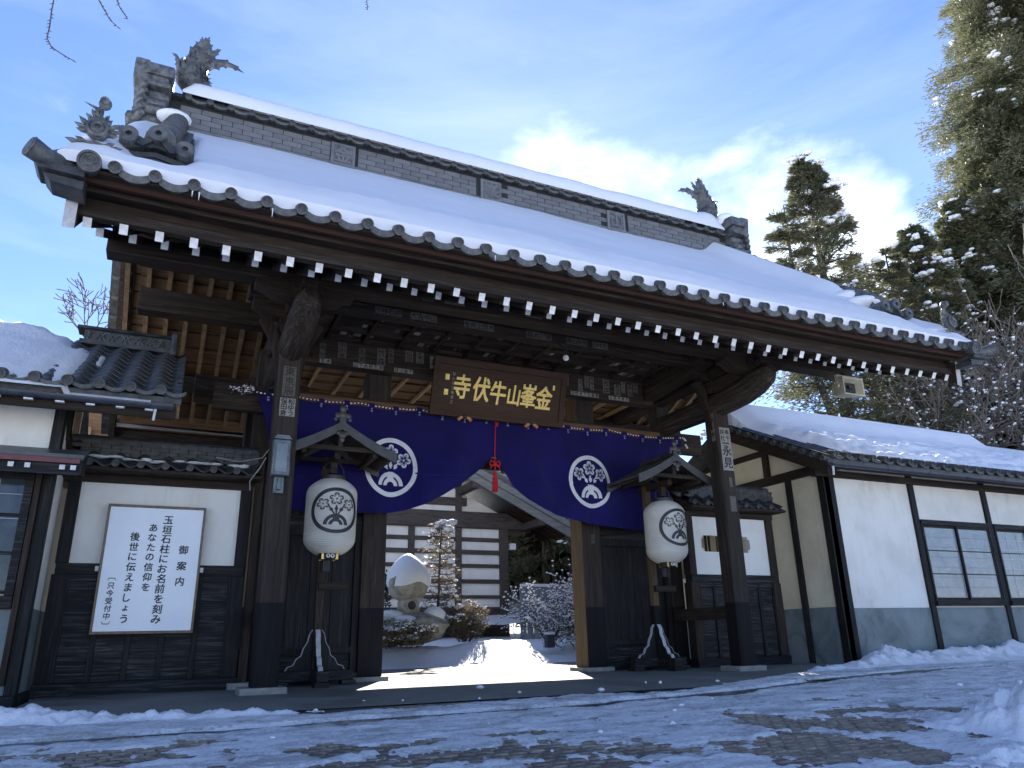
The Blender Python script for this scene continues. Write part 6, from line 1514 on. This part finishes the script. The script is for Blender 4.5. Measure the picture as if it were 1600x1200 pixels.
def conifer(name, label, x, y, z0, h, r, base=.15, limbs=120, per=120, ln=.35, wd=.09, mat='needles', snow=0, droop=.25, lean=0.0, pw_=.9, group=None, twin=False):
    t = thing(name, label, 'tree', (x, y, z0), group)
    b_ = MB(); b_.tube([(x, y, z0-.3), (x+lean*.5, y, z0+h*.5), (x+lean, y, z0+h)], [h*.017+.05, h*.010+.03, .02], 8)
    if twin: b_.tube([(x-.2, y, z0+h*.3), (x-r*.42, y, z0+h*.55), (x-r*.40, y, z0+h*.86)], [h*.009, h*.007, .02], 6)
    C = []; D = []; S_ = []; limb = MB()
    for i in range(limbs):
        f = RNG.random()**.85; hz = base+(1-base)*f; a = RNG.random()*2*math.pi
        L_ = r*(1-f)**pw_*RNG.uniform(.55, 1.12)+.35; zz = z0+h*hz; ox = x+lean*hz; oy = y
        if twin and RNG.random() < .4 and .5 < hz < .86: ox = x-r*.41; L_ *= .55
        dx, dy = math.cos(a), math.sin(a); rise = RNG.uniform(-.05, .35)
        P0 = np.array([ox, oy, zz]); 
        tt = np.sort(RNG.random(per)**.6); sp = .06+.16*tt*L_*.55
        Z = rise*L_*tt-droop*L_*tt**2
        side = RNG.normal(size=per)*sp*(1.3-tt*.75); up_ = RNG.normal(size=per)*sp*.5
        c = np.stack([P0[0]+dx*L_*tt-dy*side, P0[1]+dy*L_*tt+dx*side, P0[2]+Z+up_], 1)
        d = np.stack([dx+RNG.normal(size=per)*.5-dy*np.sign(side)*.5, dy+RNG.normal(size=per)*.5+dx*np.sign(side)*.5, RNG.normal(size=per)*.4-.15+0*tt], 1)
        C.append(c); D.append(d)
        if i % 2 == 0: limb.tube([tuple(P0), (P0[0]+dx*L_*.5, P0[1]+dy*L_*.5, P0[2]+rise*L_*.5-droop*L_*.25), (P0[0]+dx*L_*.92, P0[1]+dy*L_*.92, P0[2]+rise*L_*.92-droop*L_*.85)], [.05+.01*h*.1, .03, .012], 4)
        if snow and RNG.random() < snow:
            k = RNG.integers(1, 4); q = RNG.uniform(.5, 1, k)
            for qq in q: S_.append((P0[0]+dx*L_*qq+RNG.normal()*.15, P0[1]+dy*L_*qq+RNG.normal()*.15, P0[2]+rise*L_*qq-droop*L_*qq**2+.14))
    part('trunk', b_, 'bark', t); part('limbs', limb, 'bark', t)
    C = np.concatenate(C); D = np.concatenate(D)
    c_ = leaf_cloud('crown', C, D, RNG.uniform(.6, 1.25, len(C))*ln, RNG.uniform(.7, 1.2, len(C))*wd, mat, t)
    c_['kind'] = 'stuff'
    if S_: S_ = np.repeat(np.array(S_), 4, 0); S_ = S_+RNG.normal(size=S_.shape)*np.array([.2, .2, .06]); blobs_np('snow_pads', S_, RNG.uniform(.05, .21, len(S_))*(1 if r > 3 else .6), 'snow', t, .4)
    return t
def bushy(name, label, x, y, z0, rx, ry, rz_, n=6000, clumps=30, ln=.16, wd=.09, mat='leaf_dark', snow=40, sr=(.08, .25), trunk=True, group=None, cat='tree', fill=.45):
    t = thing(name, label, cat, (x, y, z0), group)
    cc = RNG.normal(size=(clumps, 3)); cc /= np.linalg.norm(cc, axis=1, keepdims=True); cc *= RNG.uniform(.35, .95, (clumps, 1))
    cr = RNG.uniform(.22, .42, clumps)
    idx = RNG.integers(0, clumps, n); d = RNG.normal(size=(n, 3)); d /= np.linalg.norm(d, axis=1, keepdims=True)
    p = cc[idx]+d*cr[idx][:, None]*RNG.uniform(.55, 1.05, (n, 1))
    P = p*np.array([rx, ry, rz_])+np.array([x, y, z0+rz_])
    P = P[P[:, 2] > z0-.05]; k = len(P)
    c_ = leaf_cloud('crown', P, d[:k]+RNG.normal(size=(k, 3))*.7, RNG.uniform(.6, 1.3, k)*ln, RNG.uniform(.7, 1.2, k)*wd, mat, t); c_['kind'] = 'stuff'
    if trunk:
        b_ = MB()
        for q in range(8):
            tip = cc[q % clumps]*np.array([rx, ry, rz_])*.8+np.array([x, y, z0+rz_]); b_.tube([(x+RNG.normal()*.05*rx, y, z0-.1), ((x+tip[0])/2, (y+tip[1])/2, z0+(tip[2]-z0)*.6), tuple(tip)], [.05*max(1, rx*.6), .035*max(1, rx*.5), .01], 5)
        part('trunk', b_, 'bark', t)
    if snow:
        i2 = RNG.integers(0, clumps, snow); dd = RNG.normal(size=(snow, 3))*.45; dd[:, 2] = np.abs(dd[:, 2])+.5; dd /= np.linalg.norm(dd, axis=1, keepdims=True)
        C = (cc[i2]+dd*cr[i2][:, None])*np.array([rx, ry, rz_])+np.array([x, y, z0+rz_])
        C = np.repeat(C, 4, 0); C = C+RNG.normal(size=C.shape)*np.array([sr[1], sr[1], sr[1]*.35]); blobs_np('snow_pads', C, RNG.uniform(sr[0]*.5, sr[1]*.8, len(C)), 'snow', t, .45)
    return t
def branches(b_, p, d, L_, r, depth, spread=.5, up_=.0, mi=0, ends=None, min_r=.004):
    n = 4; pts = [p]; q = Vector(p); dd = Vector(d).normalized()
    for i in range(n):
        dd = (dd+Vector((random.gauss(0, .16), random.gauss(0, .16), random.gauss(0, .14)+up_))).normalized(); q = q+dd*L_/n; pts.append(tuple(q))
        if depth > 0 and i > 0:
            for _ in range(2 if random.random() < .55 else 1):
                nd = (dd+Vector((random.gauss(0, spread), random.gauss(0, spread), random.gauss(0, spread)))).normalized()
                branches(b_, tuple(q), nd, L_*random.uniform(.45, .75), max(r*.5, min_r), depth-1, spread, up_, mi, ends, min_r)
    b_.tube(pts, [max(min_r, r*(1-.17*i)) for i in range(n+1)], 4 if r < .05 else 6, mi)
    if ends is not None: ends.append(pts)
def bare_tree(name, label, x, y, z0, dirs, L_, r, depth, mat='twig', snow=0, spread=.45, cat='tree', min_r=.006, sr=(.02, .05), group=None):
    t = thing(name, label, cat, (x, y, z0), group); b_ = MB(); ends = []
    for d in dirs: branches(b_, (x+random.gauss(0, .04), y+random.gauss(0, .04), z0), d, L_*random.uniform(.8, 1.15), r, depth, spread, 0.02, 0, ends, min_r)
    part('branches', b_, mat, t, smooth=0)
    if snow:
        C = []; rr_ = []
        for pts in ends:
            for a in pts[1:]:
                if random.random() < snow: C.append((a[0], a[1], a[2]+.02)); rr_.append(random.uniform(*sr))
        if C: blobs_np('snow_pads', np.array(C), np.array(rr_), 'snow', t, .7)
    return t
# garden close behind the gate
sg = thing('stone_lantern', 'rough stone garden lantern under a tall cone of snow', 'stone lantern', (5.45, 17.6, .7))
x, y = 5.47, 17.6
b_ = MB(); b_.lathe([(.0, 1.50), (.20, 1.49), (.34, 1.54), (.45, 1.64), (.49, 1.80), (.46, 1.93), (.3, 2.1), (0, 2.15)], 22, (x, y, 0))
b_.v = [(a+.04*math.sin(5*b+3*c)+random.gauss(0, .022), b+.04*math.sin(7*a)+random.gauss(0, .022), c+.04*math.sin(9*a+4*b)+random.gauss(0, .018)) for a, b, c in b_.v]; part('cap_stone', b_, 'garden_stone', sg, smooth=60)
b_ = MB(); b_.lathe([(.24, 1.14), (.26, 1.2), (.26, 1.42), (.22, 1.52)], 18, (x, y, 0)); part('fire_box', b_, 'garden_stone', sg, smooth=60)
b_ = MB(); b_.lathe([(0, -.262), (.085, -.264), (.10, -.268), (.115, -.262), (.115, -.2)], 18, (x, y, 1.33), 'y', mis=[0, 0, 1, 1]); part('light_hole', b_, ['ink', 'garden_stone'], sg)
b_ = MB(); b_.ball((x+.1, y, .82), .75, 22, sx=1.15, sz=.46, jit=.22); part('base_rock', b_, 'garden_stone', sg, smooth=60)
part('pedestal', MB().tube([(x, y, .9), (x, y, 1.15)], [.34, .30], 16), 'garden_stone', sg)
b_ = MB(); b_.lathe([(.56, 1.80), (.585, 1.90), (.56, 2.05), (.48, 2.22), (.34, 2.40), (.20, 2.53), (.09, 2.60), (0, 2.62)], 26, (x-.02, y, 0)); b_.v = [(x+(a-x)*.88, b, 1.80+(c-1.80)*.90) for a, b, c in b_.v]; b_.v = [(a+.025*math.sin(6*b+5*c), b, c+(.05*math.sin(8*a+3*b) if c < 1.95 else 0)) for a, b, c in b_.v]
tag(part('lantern_snow_cap', b_, 'snow', None, smooth=80), 'tall rounded cone of snow on top of the stone lantern', 'snow')
b_ = MB(); b_.ball((x-.45, y-.1, 1.12), .3, 14, sz=.4, jit=.1); b_.ball((x+.62, y-.05, 1.12), .28, 14, sz=.7, jit=.1); b_.ball((x-.2, y-.45, 1.02), .25, 12, sz=.35, jit=.1)
tag(part('rock_snow', b_, 'snow', None, smooth=60), 'pads of snow on the rock below the stone lantern', 'snow', kind='stuff')
bushy('azalea_shrub', 'low dark shrub dusted with snow in front of the stone lantern', 5.15, 16.75, .42, .75, .5, .26, 5200, 26, .055, .035, 'leaf_brown', 190, (.02, .055), False, 'shrubs in the garden behind the gate', 'shrub')
bushy('azalea_shrub', 'snowy dark shrub at the left foot of the stone lantern', 4.3, 17.0, .55, .55, .5, .28, 3000, 18, .055, .035, 'leaf_dark', 110, (.02, .06), False, 'shrubs in the garden behind the gate', 'shrub')
tw = bushy('round_shrub', 'round brown leafless shrub between lantern and hall', 6.95, 17.7, .55, .62, .5, .45, 4200, 30, .07, .02, 'leaf_brown', 26, (.03, .085), False, 'shrubs in the garden behind the gate', 'shrub')
b_ = MB()
for k in range(38): a = random.uniform(-1, 1); branches(b_, (6.95+a*.15, 17.7+random.gauss(0, .1), .5), (a*.7, random.gauss(0, .3), 1), .62, .010, 1, .35, 0, 0, None, .004)
part('stems', b_, 'twig', tw, smooth=0)
# the small conifer with snow tufts
tr_ = thing('garden_pine', 'small thin garden pine with tufts of snow beside the stone lantern', 'tree', (6.35, 17.9, .7))
x, y = 6.35, 17.9; b_ = MB(); b_.tube([(x-.08, y, .6), (x-.02, y, 1.6), (x+.0, y, 2.6), (x+.05, y, 3.3)], [.045, .035, .025, .012], 7); Cc = []; Dd = []; Ss = []; Rr = []
for k in range(46):
    z = 1.25+2.15*(k/46); a = k*2.4; L_ = .62*(1-(k/46)**2*.72)*random.uniform(.6, 1.1); e = (x+L_*math.cos(a), y+L_*math.sin(a)*.7, z+.05)
    b_.tube([(x, y, z), (x+L_*.5*math.cos(a), y+L_*.35*math.sin(a), z-.02), e], [.014, .010, .005], 4)
    for _ in range(46):
        t = random.uniform(.25, 1.05); Cc.append((x+L_*t*math.cos(a)+random.gauss(0, .05), y+L_*.7*t*math.sin(a)+random.gauss(0, .05), z+.02+random.gauss(0, .03))); Dd.append((math.cos(a)+random.gauss(0, .8), math.sin(a)+random.gauss(0, .8), random.gauss(.1, .5)))
    if random.random() < .75: Ss.append((e[0], e[1], e[2]+.03)); Rr.append(random.uniform(.04, .08))
for k in range(7): Ss.append((x+random.gauss(.05, .12), y+random.gauss(0, .1), 3.18+random.uniform(0, .2))); Rr.append(random.uniform(.10, .17))
part('trunk', b_, 'bark', tr_); c_ = leaf_cloud('crown', np.array(Cc), np.array(Dd), .085, .022, 'leaf_brown', tr_); c_['kind'] = 'stuff'; blobs_np('snow_pads', np.array(Ss), np.array(Rr), 'snow', tr_)
bushy('garden_bush', 'dark leafy bush behind the stone lantern', 4.75, 18.8, .8, .6, .5, 1.0, 3200, 24, .10, .05, 'leaf_dark', 10, (.04, .08), False, None, 'shrub')
# snow laden shrubs to the right of the hall
for k, (x, y, z0, n, L_, lb) in enumerate(((10.9, 18.8, .35, 26, 1.15, 'large bare shrub thickly laden with snow beside the right pillar'), (9.9, 18.9, .35, 15, .95, 'low bare shrub with snow beside the hall corner post'), (12.4, 20.2, .35, 18, 1.1, 'snowy bare shrub further behind the right pillar'))):
    dirs = [(math.cos(a)*random.uniform(.3, 1.0), math.sin(a)*.7, random.uniform(.5, 1.0)) for a in np.linspace(0, 6.28, n)]
    bare_tree('snowy_shrub', lb, x, y, z0, dirs, L_, .022, 2, 'twig', .9, .6, 'shrub', .008, (.015, .040), 'snowy shrubs behind the gate')
mbk = thing('garden_box', 'small dark box with a snow top among the snowy shrubs', 'box', (9.55, 18.3, .5)); part('box', MB().box(9.45, 9.66, 18.2, 18.4, .3, .62), 'gutter_metal', mbk); part('snow_top', MB().box(9.43, 9.68, 18.18, 18.42, .621, .69), 'snow', mbk, bevel=.03)
fn = thing('boundary_fence', 'pale low fence with snow in the distance beside the hall', 'fence', (13, 26, .5))
for k in range(18): part('fence_board', MB().box(12.4+k*.28, 12.65+k*.28, 26, 26.05, .4, 2.35), 'far_fence', fn)
part('fence_rail', MB().box(12.4, 17.5, 25.95, 26.0, 2.36, 2.46), 'fence_white', fn)
b_ = MB().grid(np.linspace(9, 20, 20), np.linspace(26.5, 34, 14), lambda u, v_: (u, v_, .9+(v_-26.5)*.28+.3*float(fbm(u, v_, 3, .5)))); tag(part('snow_bank_far', b_, 'snow', None), 'snowy bank rising behind the pale fence', 'snow', kind='stuff')
for k, (x, y, r_, h_) in enumerate(((15.2, 29.2, .24, 9.6), (17.6, 30.5, .22, 9.6), (15.0, 34, .2, 10.5), (20.0, 31, .25, 10.5), (18.4, 36, .22, 11), (23.0, 31.5, .22, 11))):
    t = conifer('cedar_tree', ['cedar with straight trunk behind the fence and hall', 'cedar to the right of the trunk behind the fence', 'cedar standing far behind the hall corner', 'tall cedar partly hidden by the right pillar', 'cedar rising directly behind the temple hall', 'cedar hidden mostly behind the right wing wall'][k], x, y, .8, h_, 3.6, .13, 110, 150, .42, .13, 'needles', .15, .35, group='cedars beyond the garden')
# ------------------------------------------------------------------ trees on the right and behind
conifer('cedar_tree', 'slender twin stemmed cedar rising alone above the right end of the gate roof', 22.3, 18.5, .5, 18.6, 3.9, .28, 320, 170, .24, .045, 'needles', .08, .15, pw_=.95, twin=True)
conifer('cedar_tree', 'extra cedar behind the gate, placed to block sun through the gap', 14.9, 21.6, .5, 12.5, 2.4, .2, 90, 150, .3, .08, 'needles', .1, .2)  # added to stop a sunbeam reaching the road past the gate roof
conifer('cedar_tree', 'short cedar peeping above the gate roof right of the lone cedar', 25.3, 19.5, .5, 15.0, 2.2, .3, 90, 150, .26, .055, 'needles', .1, .15)
conifer('cypress_tree', 'lowest olive cypress at the left foot of the cypress group', 29.6, 19.5, .5, 17.4, 3.4, .3, 260, 300, .24, .055, 'needles_olive', .3, .25, pw_=.7)
conifer('cedar_tree', 'small cedar top just above the roof beside the big cypress', 26.9, 19.0, .5, 15.6, 1.9, .35, 80, 130, .26, .055, 'needles', .12, .15)
conifer('cypress_tree', 'huge olive green cypress filling the right edge above the roofs', 40.0, 17.0, .5, 42, 9.5, .12, 900, 560, .26, .055, 'needles_olive', .16, .25, pw_=.62)
conifer('cypress_tree', 'broad cypress with yellowish lower foliage beside the huge cypress', 36.0, 18.0, .5, 26, 6.6, .12, 560, 480, .25, .055, 'needles_olive', .16, .25, pw_=.62)
conifer('cypress_tree', 'darker cypress at the left side of the cypress group', 33.2, 19.5, .5, 19.5, 4.6, .15, 420, 420, .25, .055, 'needles_olive', .25, .2, pw_=.8)
k = 0
for (x, y, z0, rx, rz_, lb) in ((17.6, 18.0, 3.2, 3.0, 3.1, 'dark evergreen with snow flecks just right of the gate post'), (21.2, 18.5, 3.4, 3.2, 3.3, 'dark evergreen with snow flecks behind the loudspeaker'), (25.0, 19.0, 3.2, 3.4, 3.6, 'snow flecked evergreen behind the middle of the right roof'), (29.2, 18.6, 3.4, 3.6, 3.9, 'large evergreen behind bare branches above the right roof'), (34.0, 18.0, 3.2, 4.2, 4.4, 'evergreen at the far right edge above the roof'), (15.5, 21, 2.2, 2.6, 2.4, 'evergreen glimpsed between the gate beams'), (39.5, 17, 3, 4.2, 4.6, 'evergreen below the huge cypress at right')):
    bushy('evergreen_tree', lb, x*1.42, y*1.42, z0-1.9, rx*1.4, 2.8, rz_*1.42-.1, 17000, 56, .30, .17, 'leaf_dark', 150, (.10, .30), True, 'snow flecked evergreens behind the right building')
for (x, y, z0, L_, lb) in ((30.5, 15.6, 4.2, 4.6, 'leafless tree with snowy branches above the right building'), (26.5, 16.0, 4.4, 3.2, 'smaller leafless tree in front of the dark evergreens'), (33.0, 15.0, 3.6, 4.6, 'leafless tree reaching in from the right edge')):
    bare_tree('bare_tree', lb, x, y, z0, [(random.uniform(-1, -.2), random.uniform(-.3, .1), random.uniform(.1, .8)) for _ in range(7)]+[(random.uniform(-.4, .8), 0, 1) for _ in range(3)], L_, .07, 3, 'bark_grey', .10, .45, 'tree', .016, (.03, .07), 'leafless trees above the right building')
# bare tree behind the left roof
bare_tree('bare_tree', 'leafless treetop behind the snowy left roof', -2.2, 19.5, 7.6, [(random.uniform(-.9, .9), 0, random.uniform(.3, .8)) for _ in range(7)], 1.0, .02, 2, 'twig', 0, .45, 'tree', .010)
bushy('evergreen_tree', 'dark treetop far behind the left roof', -9, 26, 2, 3, 3, 3.5, 8000, 30, .3, .15, 'leaf_dark', 20, (.1, .25))
# hanging twigs at the top left: ends of an overhanging branch
hb = thing('overhanging_branch', 'thin drooping leafless twigs hanging into the top left corner', 'branch', (-.4, 6, 7.2))
b_ = MB(); b_.tube([(-2.6, 6.4, 6.9), (-1.2, 6.1, 7.15), (.3, 6, 7.2), (1.6, 6.1, 7.3)], [.06, .045, .03, .012], 6)
def twig(pts):
    P_ = [Vector(p) for p in pts]; b_.tube(pts, [.0055]*(len(pts)-2)+[.004, .003], 5)
    for a, c in zip(P_, P_[1:]):
        for k in range(4): q = a.lerp(c, (k+.5)/4); b_.tube([tuple(q), tuple(q+Vector((random.choice((-1, 1))*.022, 0, -.012)))], [.006, .002], 4)
twig([(-1.0, 6.05, 7.1), (-1.30, 6, 6.3), (-1.36, 6, 5.85), (-1.355, 6, 5.62), (-1.345, 6, 5.48), (-1.345, 6, 5.35), (-1.30, 6, 5.27), (-1.22, 6, 5.23), (-1.12, 6, 5.19)])
twig([(-1.0, 6.05, 7.1), (-1.12, 6, 6.4), (-1.07, 6, 5.92), (-.98, 6, 5.78), (-.93, 6, 5.70), (-.85, 6, 5.64)])
twig([(-.6, 6.05, 7.1), (-.95, 6, 6.3), (-.92, 6, 5.95), (-.87, 6, 5.85), (-.80, 6, 5.76)])
twig([(1.2, 6.05, 7.2), (1.25, 6, 6.95), (1.27, 6, 6.80), (1.28, 6, 6.72)])
part('twigs', b_, 'twig', hb)
